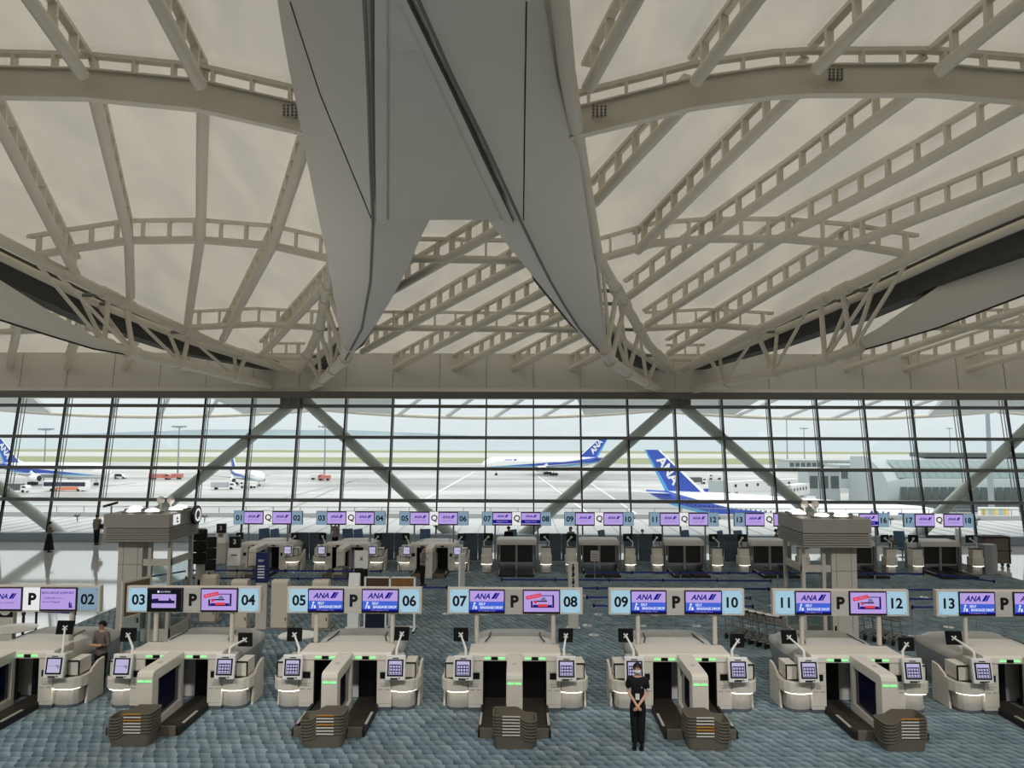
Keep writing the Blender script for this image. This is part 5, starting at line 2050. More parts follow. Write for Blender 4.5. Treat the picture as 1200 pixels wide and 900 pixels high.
ROWS = [
    (29.6, -13.0, -5.2, 'row nearest Q, left of the centre aisle'), (29.6, 2.6, 16.2, 'row nearest Q, behind P nine onwards'),
    (28.0, -12.4, -6.2, 'row second from Q, left part'), (28.0, -0.6, 9.2, 'row second from Q, middle part'),
    (26.5, -12.0, -2.6, 'row third from Q, left part'), (26.5, -1.2, 15.0, 'row third from Q, right part'),
    (25.0, 2.3, 7.6, 'row fourth from Q, behind P nine and P ten'), (25.0, 11.6, 14.2, 'row fourth from Q, behind P thirteen'),
    (23.8, 2.4, 7.4, 'row nearest P, behind P nine and P ten'), (23.8, 12.4, 14.4, 'row nearest P, behind P thirteen'),
]
for (y, x0, x1, w) in ROWS:
    n = max(1, round((x1 - x0) / 2.0))
    st = (x1 - x0) / n
    st = round(st, 1)
    for k in range(n + 1):
        stanchion(x0 + k * st, y, st if k < n else 0, '%s queue post, strap %s' % (ORD[k] if k < n else 'last', w))
stanchion(-14.1, 27.9, 1.9, 'queue post with strap slanting back beside the black monitor stands', 0.97)
stanchion(17.7, 28.1, 2.0, 'queue post with strap slanting back before Q seventeen', 2.36)
# two posts with a strap on the polished floor
p = atz(45, 772)
a = thing('barrier_post', 'black barrier post with blue strap on the polished floor behind sign 02', 'queue post', (aty(42, 734, 21.15).x, 21.15, 0))
MB().lathe([(0.16, 0), (0.16, 0.02), (0.03, 0.04), (0.03, 1.22), (0.045, 1.24), (0.045, 1.32)], n=14).build('post', M_dark, a, smooth=40)
MB().bar((0.0, 0, 1.28), (1.08, 0, 1.24), 0.03, 0.07).build('strap', M_strap, a)
MB().lathe([(0.16, 0), (0.16, 0.02), (0.03, 0.04), (0.03, 1.16), (0.045, 1.18), (0.045, 1.28)], (1.08, 0, 0), n=14).build('end_post', M_dark, a, smooth=40)
a = thing('barrier_post', 'black barrier post beside the round table, before the polished floor', 'queue post', (aty(27, 734, 20.2).x, 20.2, 0))
MB().lathe([(0.16, 0), (0.16, 0.02), (0.035, 0.04), (0.035, 1.38), (0.05, 1.40), (0.05, 1.46)], n=14).build('post', M_dark, a, smooth=40)

# ------------------------------------------------------------------ small furniture between the rows
def round_table(px, py, zt, r, label, Y):
    c = aty(px, py, Y)
    t = thing('round_table', label, 'table', (c.x, Y, 0))
    MB().lathe([(0.0, c.z - 0.03), (r * 0.96, c.z - 0.03), (r, c.z - 0.015), (r * 0.98, c.z), (0.0, c.z)], n=36).build('table_top', M_wht, t, smooth=30)
    MB().lathe([(0.03, 0.02), (0.03, c.z - 0.03)], n=10).build('stem', M_rod, t, smooth=40)
    MB().lathe([(0.0, 0), (0.26, 0), (0.26, 0.012), (0.04, 0.03), (0.0, 0.03)], n=24).build('foot', M_chrome, t, smooth=40)


round_table(349, 744, 1.0, 0.52, 'tall round white table left of the P counter numbered 05', 20.6)
round_table(16, 736, 1.0, 0.55, 'tall round white table at the picture edge behind P one', 19.6)

M_kiosk = mat('kiosk_shell', (208, 199, 181), 0.45, var=0.02)
KS = None
for px, w in ((232, 'first from the lift tower'), (280.5, 'second from the lift tower'), (328, 'third from the lift tower'), (376, 'fourth from the lift tower')):
    c = atz(px, 737)
    ky = 24.95 if px == 232 else 24.2
    lab = 'beige self check-in machine seen from behind, %s' % w
    if KS is None:
        KS = thing('check_in_machine', lab, 'check-in machine', (c.x, ky, 0), group='self check-in machines seen from behind')
        b = MB()
        b.prism([(0.0, 0.06), (0.32, 0.06), (0.40, 0.5), (0.34, 1.5), (0.28, 1.58), (0.06, 1.58), (0.0, 1.52)], 'x', -0.27, 0.27)
        b.build('shell', M_kiosk, KS, bev=0.03)
        MB().box(-0.36, -0.06, 0.0, 0.36, 0.56, 0.06).build('foot_plate', M_steel_dk, KS, bev=0.01)
        s = MB().box(-0.2, 0.352, 1.0, 0.2, 0.40, 1.4)
        s.build('display', M_black, KS)
        MB().box(0.20, -0.006, 0.30, 0.235, 0.0, 0.40).build('lock', M_black, KS)
    else:
        dup(KS, (c.x, ky, 0), label=lab)


def post_sign(px, pbase, ptop, w, d, mats, label, parts):
    c = atz(px, pbase)
    top = aty(px, ptop, c.y).z
    t = thing('sign_post', label, 'sign post', (c.x, c.y, 0))
    MB().box(-w / 2, 0, 0.03, w / 2, d, top).build('column', mats[0], t, bev=0.01)
    MB().box(-w / 2 - 0.06, -0.08, 0.0, w / 2 + 0.06, d + 0.08, 0.03).build('foot_plate', M_chrome, t)
    for nm, z0, z1, m in parts:
        MB().box(-w * 0.42, -0.012, z0, w * 0.42, 0.0, z1).build(nm, m, t)
    return t, top


t, top = post_sign(672, 737, 659, 0.33, 0.16, (M_beige2,), 'slim grey sign pillar with upright icons, behind P eight', [])
ic = MB()
for i, z in enumerate((1.95, 1.74, 1.50, 1.27)):
    ic.lathe([(0, 0), (0.035, 0), (0.035, 0.01), (0, 0.01)], (0, 0, 0), 10)
    k = len(ic.v) - 40
    for j in range(k, len(ic.v)):
        x, y, zz = ic.v[j]
        ic.v[j] = (x, -0.006 - zz * 0.1, z + 0.09 + y)
    ic.poly([(-0.05, -0.008, z - 0.08), (0.03, -0.008, z - 0.08), (0.045, -0.008, z + 0.05), (-0.035, -0.008, z + 0.05)])
ic.build('icons', M_ink, t)
t, top = post_sign(305, 738, 650, 0.36, 0.14, (M_beige2,), 'sign post with a tall dark blue banner, right of P four', [])
MB().box(-0.19, -0.04, 1.50, 0.19, 0.18, 2.45).build('banner', mat('banner_navy', (22, 34, 92), 0.6), t, bev=0.005)
bn = MB()
bn.text('SELF', 0.07, -0.02, 2.20, -0.046, bold=0.02)
for k in range(5):
    rect(bn, -0.12, 2.0 - k * 0.09, 0.10, 2.04 - k * 0.09, -0.046, 0)
bn.build('banner_text', M_traybl, t)
MB().box(-0.06, -0.01, 0.95, 0.06, 0.0, 1.15).build('reader', M_black, t)
for px, ptop, lab in ((232, 641, 'stack of black flight monitors on a post, nearer the lift tower'), (244, 650, 'stack of black flight monitors on a post, right of the nearer one')):
    c = atz(px, 716 if px == 232 else 706)
    t = thing('monitor_post', lab, 'monitor stand', (c.x, c.y, 0))
    zt = aty(px, ptop - 22, c.y).z
    MB().box(-0.14, 0, 0.02, 0.14, 0.14, zt).build('post', M_beige2, t, bev=0.01)
    MB().box(-0.3, -0.15, 0, 0.3, 0.3, 0.03).build('foot_plate', M_steel_dk, t)
    for k in range(3):
        MB().box(-0.26, -0.08, zt - 0.42 - 0.42 * k, 0.26, 0.0, zt - 0.03 - 0.42 * k).build('screen', M_black, t, bev=0.01)
    MB().box(-0.05, -0.01, 0.9, 0.05, 0.0, 1.1).build('reader', M_black, t)
# ticket machines by Q one
for px, py, ptop, w, lab, Yd in ((258, 655, 614, 0.5, 'white ticket machine with a black numbered head beyond the other one', 36.5), (274.5, 680, 629, 0.5, 'white ticket machine with a black numbered head beside Q one', 30.2)):
    c = aty(px, 640, Yd)
    zt = aty(px, ptop, Yd).z
    t = thing('ticket_machine', lab, 'ticket machine', (c.x, Yd, 0))
    MB().box(-0.28, 0, 0.0, 0.28, 0.5, 1.05).build('cabinet', M_beige2, t, bev=0.02)
    MB().prism([(-0.06, 1.0), (0.3, 1.0), (0.3, zt - 0.45), (0.05, zt - 0.45)], 'x', -0.26, 0.26).build('console', M_wht, t, bev=0.015)
    MB().box(-0.22, 0.02, zt - 0.45, 0.22, 0.2, zt).build('head', M_black, t, bev=0.01)
    n = MB()
    n.text('3', 0.2, 0, zt - 0.2, 0.015, bold=0.02)
    n.build('head_number', M_traybl, t)
    MB().box(-0.12, 0.0, 1.28, 0.12, 0.06, 1.45).build('display', M_steel_dk, t)

# framed board with two brown panels behind P five/06, and the little poster stand beside it
c = atz(456, 740)
M_cork = mat('brown_panel', (128, 92, 52), 0.6, var=0.15)
M_cork2 = mat('dark_brown_panel', (78, 56, 36), 0.6, var=0.15)
t = thing('notice_board', 'white-framed wheeled notice board with two brown panels behind P six', 'notice board', (c.x, c.y, 0))
zt = aty(456, 676, c.y).z
w = (aty(485.5, 690, c.y).x - aty(427.5, 690, c.y).x) / 2
fr = MB()
for x in (-w, 0, w):
    fr.box(x - 0.03, 0, 0.1, x + 0.03, 0.05, zt)
fr.box(-w, 0, zt - 0.04, w, 0.05, zt)
fr.box(-w, 0, 0.95, w, 0.05, 0.99)
fr.box(-w - 0.03, -0.25, 0.06, -w + 0.03, 0.3, 0.1)
fr.box(w - 0.03, -0.25, 0.06, w + 0.03, 0.3, 0.1)
fr.box(-w, 0, 0.12, w, 0.05, 0.16)
fr.build('frame', M_wht, t)
MB().box(-w + 0.03, 0.01, 0.99, -0.03, 0.04, zt - 0.04).build('brown_panel', M_cork2, t)
MB().box(0.03, 0.01, 0.99, w - 0.03, 0.04, zt - 0.04).build('brown_panel', M_cork, t)
for x in (-w, w):
    for y in (-0.22, 0.27):
        MB().lathe([(0.0, 0), (0.04, 0.0), (0.04, 0.06), (0, 0.06)], (x, y, 0), 10).build('caster', M_black, t)
c = atz(443, 739)
t = thing('document_stand', 'dark stand of leaflets on white wheeled legs behind P five and P six', 'stand', (c.x, c.y - 0.55, 0))
MB().box(-0.30, -0.03, 0.22, 0.30, 0.03, 0.98).build('panel', M_navy if False else mat('dark_navy_board', (24, 26, 44), 0.5), t)
fr = MB()
for x in (-0.33, 0.33):
    fr.box(x - 0.02, -0.02, 0.03, x + 0.02, 0.02, 1.05)
    fr.box(x - 0.02, -0.25, 0.0, x + 0.02, 0.25, 0.03)
fr.build('legs', M_wht, t)
c = atz(413, 739)
t = thing('service_kiosk', 'white service machine with black slot beside the notice board', 'machine', (c.x, c.y, 0))
MB().prism([(0.0, 0.03), (0.3, 0.03), (0.3, 1.75), (0.16, 1.8), (0.0, 1.1)], 'x', -0.18, 0.18).build('cabinet', M_wht, t, bev=0.02)
MB().box(-0.06, -0.01, 0.62, 0.05, 0.0, 0.68).build('slot', M_black, t)
MB().box(-0.3, -0.05, 0.0, 0.3, 0.4, 0.03).build('foot_plate', M_wht, t)
c = aty(423, 680, 27.4)
t = thing('poster_stand', 'white-headed poster stand with black lower board before Q four', 'sign', (c.x, 27.4, 0))
MB().box(-0.27, 0, 1.42, 0.27, 0.04, 2.05).build('poster', M_wht, t)
MB().box(-0.24, 0, 0.75, 0.24, 0.04, 1.38).build('board', M_black, t)
q = MB()
for s in (-1, 1):
    q.bar((-0.05, -0.006, 1.72), (0.05, -0.006, 1.72 + s * 0.0 + 0.0), 0.01, 0.01)
for s in (-1, 1):
    q.bar((-0.06, -0.006, 1.76 + s * 0.06), (0.06, -0.006, 1.76 - s * 0.06), 0.02, 0.012, up=(0, 1, 0))
q.build('poster_mark', M_ink, t)
q = MB()
for x in (-0.27, 0.27):
    q.box(x - 0.02, 0, 0.02, x + 0.02, 0.04, 2.05)
    q.box(x - 0.02, -0.2, 0.0, x + 0.02, 0.24, 0.03)
q.build('legs', M_rod, t)
c = aty(541, 680, 27.0)
t = thing('edge_on_sign', 'thin white standing sign seen edge-on, left of the sign Q seven', 'sign', (c.x, 27.0, 0), 1.36)
MB().box(-0.30, -0.03, 0.4, 0.30, 0.03, 2.0).build('panel', M_wht, t)
MB().box(-0.3, -0.22, 0, 0.3, 0.22, 0.03).build('foot', M_rod, t)
MB().box(-0.04, -0.02, 0.03, 0.04, 0.02, 0.4).build('stem', M_rod, t)
# glazed screen with brown panel by the left tower, sign with a pictogram at the edge
c = aty(142, 742, 21.4)
t = thing('glazed_screen', 'tall frame with brown panel and glass left of the beige lift tower', 'screen', (c.x, 21.4, 0), 1.2)
MB().box(0.0, -0.02, 1.05, 0.95, 0.02, 2.02).build('brown_panel', mat('olive_panel', (112, 98, 70), 0.5, var=0.1), t)
q = MB()
for x in (0.0, 0.95):
    q.box(x - 0.03, -0.03, 0, x + 0.03, 0.03, 2.06)
q.box(0, -0.03, 2.0, 0.95, 0.03, 2.06)
q.box(0, -0.03, 0.0, 0.95, 0.03, 0.06)
q.build('frame', M_signfr, t)
MB().box(0.03, -0.006, 0.1, 0.92, 0.006, 1.02).build('glass', M_tglass, t)
c = aty(3, 742, 20.6)
t = thing('pictogram_sign', 'grey sign pillar with a black pictogram plate at the left picture edge', 'sign', (c.x, 20.6, 0))
MB().box(-0.3, 0, 0, 0.27, 0.16, 2.1).build('column', M_beige2, t, bev=0.01)
o = MB().box(-0.16, -0.015, 1.24, 0.26, 0.0, 1.66).build('plate', M_black, t)
q = MB()
q.loft([[Vector((0.05 + r * math.cos(2 * math.pi * k / 24), -0.02, 1.45 + r * math.sin(2 * math.pi * k / 24))) for k in range(24)] for r in (0.165, 0.10)], cap=False)
q.poly([(0.0, -0.02, 1.36), (0.10, -0.02, 1.36), (0.08, -0.02, 1.50), (0.04, -0.02, 1.56)])
q.build('pictogram', M_beige2, o)
# sign plate hanging on the Q nine belt and the pad sign
c = aty(697, 656, 32.6)
t = thing('small_notice', 'small grey notice on a stem in front of the Q nine conveyor', 'sign', (c.x, 32.6, 0))
MB().box(-0.18, 0, 0.85, 0.18, 0.03, 1.3).build('plate', M_beige2, t)
MB().box(-0.02, 0, 0.03, 0.02, 0.03, 0.85).build('stem', M_rod, t)
MB().box(-0.15, -0.12, 0.0, 0.15, 0.15, 0.03).build('foot', M_rod, t)
q = MB()
for k in range(3):
    rect(q, -0.13, 1.12 - 0.1 * k, 0.13, 1.16 - 0.1 * k, -0.005, 0)
q.build('notice_text', M_grey, t)

# ------------------------------------------------------------------ luggage trolleys
TR = None


def trolley(loc, rz, label, z=0):
    global TR
    if TR is not None:
        return dup(TR, loc, rz, label=label)
    t = thing('luggage_trolley', label, 'luggage trolley', loc, rz)
    t['group'] = 'nested luggage trolleys by the lift tower'
    f = MB()
    for s in (-1, 1):
        f.tube([(s * 0.26, 0.45, 0.16), (s * 0.20, -0.45, 0.18)], 0.022, 8)
        f.tube([(s * 0.27, 0.42, 0.16), (s * 0.28, 0.50, 0.55), (s * 0.28, 0.62, 1.02)], 0.02, 8)
    for y in (-0.4, -0.1, 0.2, 0.44):
        f.tube([(-0.23, y, 0.17), (0.23, y, 0.17)], 0.016, 6)
    for z in (0.45, 0.62, 0.8):
        f.tube([(-0.28, 0.47 + (z - 0.45) * 0.25, z), (0.28, 0.47 + (z - 0.45) * 0.25, z)], 0.012, 6)
    f.build('frame', M_steel_dk, t, smooth=40)
    h = MB().tube([(-0.29, 0.63, 1.03), (0.29, 0.63, 1.03)], 0.032, 12)
    h.build('handle', M_black, t, smooth=40)
    MB().box(-0.2, 0.60, 1.035, 0.2, 0.66, 1.075).build('handle_strip', M_traybl, t)
    b = MB()
    b.prism([(0.40, 0.72), (0.18, 0.74), (0.16, 0.92), (0.20, 0.92), (0.22, 0.76), (0.44, 0.75)], 'x', -0.22, 0.22)
    b.build('basket', M_steel_dk, t)
    for s in (-1, 1):
        MB().tube([(s * 0.26, 0.42, 0.10), (s * 0.30, 0.42, 0.10)], 0.10, 14).build('wheel', M_black, t, smooth=40)
    MB().tube([(-0.03, -0.42, 0.08), (0.03, -0.42, 0.08)], 0.08, 14).build('wheel', M_black, t, smooth=40)
    TR = t
    return t


p0, p1 = atz(884, 742), atz(920, 762)
d = Vector((0.62, -0.78, 0))
for k in range(6):
    trolley((6.95 + 0.17 * k, 23.6 - 0.22 * k, 0), 2.46, 'luggage trolley in the row left of the lift tower, %s from far end' % ORD[k])
for k in range(4):
    trolley((11.05 + 0.17 * k, 23.7 - 0.22 * k, 0), 2.3, 'luggage trolley in the row right of the lift tower, %s from far end' % ORD[k])
# wheeled cage trolley and padded screen at the far right end of the back row
c = aty(1170, 650, 36.3)
t = thing('cage_trolley', 'tall brown cage trolley on casters at the right end of the Q counters', 'trolley', (c.x, 36.3, 0))
MB().box(-0.62, 0, 0.22, 0.55, 0.6, 1.42).build('body', mat('trolley_brown', (104, 96, 88), 0.6, var=0.1), t, bev=0.02)
MB().box(-0.75, -0.04, 1.42, 0.58, 0.66, 1.50).build('lid', M_dark, t, bev=0.01)
q = MB()
q.box(-0.62, -0.02, 0.80, 0.66, 0.0, 0.84)
q.box(0.52, -0.03, 0.2, 0.58, 0.0, 1.42)
q.build('rail', M_dark, t)
for x in (-0.5, 0.5):
    for y in (0.08, 0.52):
        MB().tube([(x - 0.03, y, 0.1), (x + 0.03, y, 0.1)], 0.1, 12).build('caster', M_black, t)
        MB().box(x - 0.03, y - 0.03, 0.1, x + 0.03, y + 0.03, 0.22).build('caster_fork', M_steel_dk, t)
c = aty(1162, 650, 34.6)
t = thing('shell_panel', 'rounded grey shell panel standing beside the desk of Q eighteen', 'panel', (c.x, 34.6, 0))
MB().loft([[Vector((x * s, y, z)) for x, y in ((-0.32, 0.0), (-0.05, -0.10), (0.16, 0.0), (0.34, 0.12), (0.34, 0.5), (-0.30, 0.5))] for z, s in ((0.0, 0.92), (0.3, 1.0), (1.1, 1.0), (1.34, 0.92))]).build('shell', M_hood_side, t, smooth=40)
c = aty(1132, 640, 34.9)
t = thing('standing_panel', 'white standing panel beside the monitor of Q eighteen', 'panel', (c.x + 0.02, 35.5, 0), 1.3)
MB().box(-0.4, -0.03, 0.9, 0.4, 0.03, 1.95).build('panel', M_wht, t)
MB().box(-0.03, -0.03, 0, 0.03, 0.03, 0.9).build('stem', M_rod, t)
MB().box(-0.2, -0.2, 0, 0.2, 0.2, 0.03).build('foot', M_rod, t)
# office chairs and bench seats behind the back counters
M_seat = mat('seat_blue', (84, 112, 142), 0.7, var=0.08)
SEAT = None
for px, lab in ((311, 'blue lounge seat by the glass behind Q one, left one'), (328, 'blue lounge seat by the glass behind Q one, right one'), (408, 'blue lounge seat by the glass behind Q three, left one'), (425, 'blue lounge seat by the glass behind Q three, right one'),
                (498, 'blue lounge seat by the glass behind Q five'), (606, 'blue lounge seat by the glass behind Q seven'), (712, 'blue lounge seat by the glass behind Q nine'), (808, 'blue lounge seat by the glass behind Q eleven'),
                (852, 'blue lounge seat by the glass left of Q thirteen, left one'), (871, 'blue lounge seat by the glass left of Q thirteen, right one'), (1057, 'blue lounge seat by the glass behind Q seventeen')):
    c = aty(px, 630, 39.5)
    if SEAT is None:
        SEAT = thing('lounge_seat', lab, 'seat', (c.x, 39.5, 0), 0.5, group='blue lounge seats by the glass')
        MB().box(-0.28, -0.28, 0.38, 0.28, 0.28, 0.50).build('seat', M_seat, SEAT, bev=0.04)
        MB().prism([(0.20, 0.45), (0.30, 0.45), (0.46, 1.30), (0.36, 1.32)], 'x', -0.28, 0.28).build('backrest', M_seat, SEAT, bev=0.03)
        MB().lathe([(0.04, 0.04), (0.04, 0.38)], n=10).build('stem', M_steel_dk, SEAT)
        MB().lathe([(0.0, 0), (0.27, 0), (0.05, 0.05), (0, 0.05)], n=16).build('foot', M_steel_dk, SEAT)
    else:
        dup(SEAT, (c.x, 39.5, 0), 0.5 + (px % 7 - 3) * 0.2, label=lab)
# ------------------------------------------------------------------ people
M_skin = mat('skin', (214, 170, 142), 0.55, var=0.03)
M_hair = mat('dark_hair', (22, 18, 18), 0.5)
M_blackcl = mat('black_cloth', (17, 17, 20), 0.85, var=0.1)
M_mask = mat('white_mask', (232, 232, 230), 0.7)
M_greycl = mat('grey_cloth', (142, 134, 128), 0.85, var=0.06)
M_browncl = mat('brown_grey_cloth', (112, 102, 96), 0.85, var=0.06)
M_navycl = mat('navy_cloth', (30, 32, 48), 0.85, var=0.06)
M_shoe = mat('black_shoe', (14, 14, 15), 0.4)


def skin_mesh(name, chains, m, parent, sub=2, smooth=True):
    """chains: list of [(x, y, z, rx, ry)], first chain rooted at its first vertex; other chains start on a vertex index or point shared with an earlier chain"""
    me = bpy.data.meshes.new(name)
    vs, es, rad, key = [], [], [], {}
    for ch in chains:
        prev = None
        for (x, y, z, r) in ch:
            k = (round(x, 4), round(y, 4), round(z, 4))
            if k not in key:
                key[k] = len(vs)
                vs.append((x, y, z))
                rad.append(r)
            i = key[k]
            if prev is not None and prev != i:
                es.append((prev, i))
            prev = i
    me.from_pydata(vs, es, [])
    o = bpy.data.objects.new(name, me)
    COL.objects.link(o)
    me.materials.append(m)
    o.modifiers.new('skin', 'SKIN')
    if not me.skin_vertices:
        me.attributes.new('skin', 'FLOAT', 'POINT')
    sv = me.skin_vertices[0].data
    for i, r in enumerate(rad):
        rr = r if isinstance(r, tuple) else (r, r)
        sv[i].radius = rr
        sv[i].use_root = (i == 0)
    sd = o.modifiers.new('sub', 'SUBSURF')
    sd.levels = sub
    sd.render_levels = sub
    o.parent = parent
    dg = bpy.context.evaluated_depsgraph_get()
    ev = o.evaluated_get(dg)
    me2 = bpy.data.meshes.new_from_object(ev, depsgraph=dg)
    o.modifiers.clear()
    o.data = me2
    me2.materials.clear()
    me2.materials.append(m)
    me2.polygons.foreach_set('use_smooth', [True] * len(me2.polygons))
    bpy.data.meshes.remove(me)
    return o


def ellip(c, rx, ry, rz, n=14, m=10, cut=None):
    b = MB()
    rings = []
    for i in range(m + 1):
        a = -math.pi / 2 + math.pi * i / m
        r = max(0.02, math.cos(a))
        rings.append([Vector((c[0] + rx * r * math.cos(2 * math.pi * k / n), c[1] + ry * r * math.sin(2 * math.pi * k / n), c[2] + rz * math.sin(a))) for k in range(n)])
    b.loft(rings)
    return b


def person(label, loc, rz, H=1.64, top=M_blackcl, legs=M_blackcl, sleeves='short', skirt=False, hands='front', mask=False, bag=None, cat='person', back=False, seated=False, hair_long=False):
    """faces local -Y; x to its left is +X"""
    t = thing('person', label, cat, loc, rz)
    k = H / 1.64
    P = lambda x, y, z, r: (x * k, y * k, z * k, (r * k if not isinstance(r, tuple) else (r[0] * k, r[1] * k)))
    hip, kn, an = 0.84, 0.46, 0.08
    zoff = 0
    # ---- body
    if hands == 'front':
        Ls = [(0.165, 0.0, 1.33), (0.195, 0.02, 1.08), (0.03, -0.165, 0.87)]
        hand_d = Vector((-0.55, -0.25, -0.55))
    elif hands == 'chest':
        Ls = [(0.165, 0.0, 1.33), (0.21, 0.03, 1.07), (0.06, -0.22, 1.13)]
        hand_d = Vector((-0.7, -0.3, 0.2))
    elif hands == 'fold':
        Ls = [(0.165, 0.0, 1.33), (0.23, -0.02, 1.06), (-0.02, -0.22, 1.09)]
        hand_d = Vector((-1, 0.1, 0.05))
    else:
        Ls = [(0.165, 0.0, 1.33), (0.20, 0.02, 1.08), (0.21, -0.04, 0.83)]
        hand_d = Vector((0, -0.15, -1))
    hand_d.normalize()
    body = []
    torso = [P(0, 0.0, 0.88, (0.135, 0.10)), P(0, 0.0, 1.02, (0.115, 0.088)), P(0, 0.0, 1.18, (0.128, 0.098)), P(0, 0.0, 1.30, (0.115, 0.085)), P(0, 0.005, 1.375, (0.06, 0.058)), P(0, -0.005, 1.42, (0.045, 0.047)), P(0, -0.012, 1.46, (0.052, 0.058)), P(0, -0.02, 1.53, (0.072, 0.085)), P(0, -0.012, 1.60, (0.058, 0.066))]
    body.append(torso)
    sh_c = P(0, 0.0, 1.30, (0.115, 0.085))
    fold = 0
    fing = []
    for s in (-1, 1):
        S_, E_, W_ = Ls
        if hands == 'front' and s < 0:
            W_ = (0.02, -0.165, 0.885)
        sx = lambda p, r: P(s * p[0], p[1], p[2], r)
        wr = Vector(W_)
        hd = Vector(hand_d)
        palm = wr + hd * 0.045
        kn_ = wr + hd * 0.085
        chain = [sh_c, sx(S_, 0.052), sx(((S_[0] + E_[0]) / 2, (S_[1] + E_[1]) / 2, (S_[2] + E_[2]) / 2), 0.042), sx(E_, 0.036), sx(((E_[0] + W_[0]) / 2, (E_[1] + W_[1]) / 2, (E_[2] + W_[2]) / 2), 0.033), sx(W_, 0.023), sx(palm, (0.030, 0.018)), sx(kn_, (0.032, 0.015))]
        body.append(chain)
        side = hd.cross(Vector((0, -1, 0.3)))
        side.normalize()
        for f, (off, ln) in enumerate(((-0.025, 0.055), (-0.009, 0.066), (0.008, 0.062), (0.023, 0.048))):
            b0 = kn_ + side * off * 0.9
            m1 = b0 + hd * ln * 0.55 + Vector((0, 0.006, 0))
            e1 = b0 + hd * ln + Vector((0, 0.022, 0))
            body.append([sx(kn_, (0.032, 0.015)), sx(b0 + hd * 0.012, 0.009), sx(m1, 0.0085), sx(e1, 0.0075)])
        th0 = palm + side * -0.03
        body.append([sx(palm, (0.030, 0.018)), sx(th0, 0.011), sx(th0 + hd * 0.03 + side * -0.012, 0.0095), sx(th0 + hd * 0.052 + side * -0.008, 0.008)])
        if seated:
            leg = [P(0, 0.0, 0.88, (0.135, 0.10)), P(s * 0.09, -0.02, 0.84, 0.085), P(s * 0.10, -0.42, 0.83, 0.06), P(s * 0.10, -0.44, 0.42, 0.042)]
        else:
            leg = [P(0, 0.0, 0.88, (0.135, 0.10)), P(s * 0.078, 0.0, hip - 0.06, 0.078), P(s * 0.075, -0.005, 0.62, 0.066), P(s * 0.070, -0.005, kn, 0.050), P(s * 0.068, 0.012, 0.30, 0.046), P(s * 0.066, 0.01, an, 0.032)]
        body.append(leg)
    bo = skin_mesh('body', body, M_skin, t)
    # ---- head details
    ff = MB()
    ff.prism([(-0.088 * k, 1.545 * k), (-0.115 * k, 1.508 * k), (-0.09 * k, 1.498 * k)], 'x', -0.012 * k, 0.012 * k)
    ff.build('nose', M_skin, t, bev=0.004)
    ey = MB()
    for s in (-1, 1):
        e = ellip((s * 0.030 * k, -0.094 * k, 1.545 * k), 0.012 * k, 0.006 * k, 0.006 * k, 8, 6)
        base = len(ey.v)
        ey.v += e.v
        ey.f += [tuple(i + base for i in f) for f in e.f]
        ey.m += e.m
    ey.build('eyes', M_hair, t)
    for s in (-1, 1):
        ellip((s * 0.078 * k, -0.005 * k, 1.525 * k), 0.012 * k, 0.022 * k, 0.032 * k, 8, 8).build('ear', M_skin, t, smooth=60)
    if mask:
        mk = ellip((0, -0.052 * k, 1.488 * k), 0.068 * k, 0.058 * k, 0.048 * k, 16, 10)
        mk.build('face_mask', M_mask, t, smooth=60)
    else:
        MB().box(-0.022 * k, -0.101 * k, 1.472 * k, 0.022 * k, -0.09 * k, 1.48 * k).build('mouth', mat('lips', (160, 96, 88), 0.5) if 'lips' not in bpy.data.materials else bpy.data.materials['lips'], t)
    hr = MB()
    rings = []
    n = 20
    for i in range(13):
        a = math.pi / 2 - i * 0.185
        ring = []
        for j in range(n):
            th = 2 * math.pi * j / n
            front = max(0.0, -math.sin(th))
            aa = max(a, -0.62) if front < 0.15 else (max(a, -0.25) if front < 0.5 else max(a, 0.30))
            r = max(0.015, math.cos(aa)) if aa > 0 else 1.0 - 0.10 * aa * aa
            ring.append(Vector((0.093 * k * r * math.cos(th), 0.006 * k + 0.108 * k * r * math.sin(th), (1.548 + 0.096 * math.sin(aa)) * k)))
        rings.append(ring)
    hr.loft(rings)
    hr.build('hair', M_hair, t, smooth=60)
    if hair_long:
        ellip((0, 0.055 * k, 1.46 * k), 0.08 * k, 0.05 * k, 0.12 * k).build('hair', M_hair, t, smooth=60)
    # ---- clothes
    G = lambda p, g: (p[0], p[1], p[2], tuple(r + g * k for r in p[3]) if isinstance(p[3], tuple) else p[3] + g * k)
    sh = [[G(P(0, 0.0, 0.76, (0.150, 0.118)), 0.014), G(P(0, 0.0, 0.88, (0.146, 0.112)), 0.014), G(torso[1], 0.022), G(torso[2], 0.018), G(torso[3], 0.016), G(P(0, 0.005, 1.372, (0.05, 0.05)), 0.016)]]
    for s in (-1, 1):
        S_, E_, W_ = Ls
        if hands == 'front' and s < 0:
            W_ = (0.02, -0.165, 0.885)
        sx = lambda p, r: P(s * p[0], p[1], p[2], r)
        mid = Vector(S_).lerp(Vector(E_), 0.5)
        ch = [G(torso[3], 0.016), sx(S_, 0.066), sx(mid, 0.060)]
        if sleeves == 'long':
            ch += [sx(E_, 0.050), sx(Vector(E_).lerp(Vector(W_), 0.5), 0.045), sx(Vector(E_).lerp(Vector(W_), 0.93), 0.036)]
        else:
            ch += [sx(Vector(S_).lerp(Vector(E_), 0.82), 0.062)]
        sh.append(ch)
    skin_mesh('shirt', sh, top, t)
    cl = MB()
    cl.loft([[Vector((r * k * math.cos(2 * math.pi * j / 18), (0.004 + r * 0.95 * math.sin(2 * math.pi * j / 18)) * k, z * k)) for j in range(18)] for r, z in ((0.066, 1.375), (0.058, 1.405), (0.053, 1.403), (0.056, 1.375))])
    cl.build('collar', top, t, smooth=50)
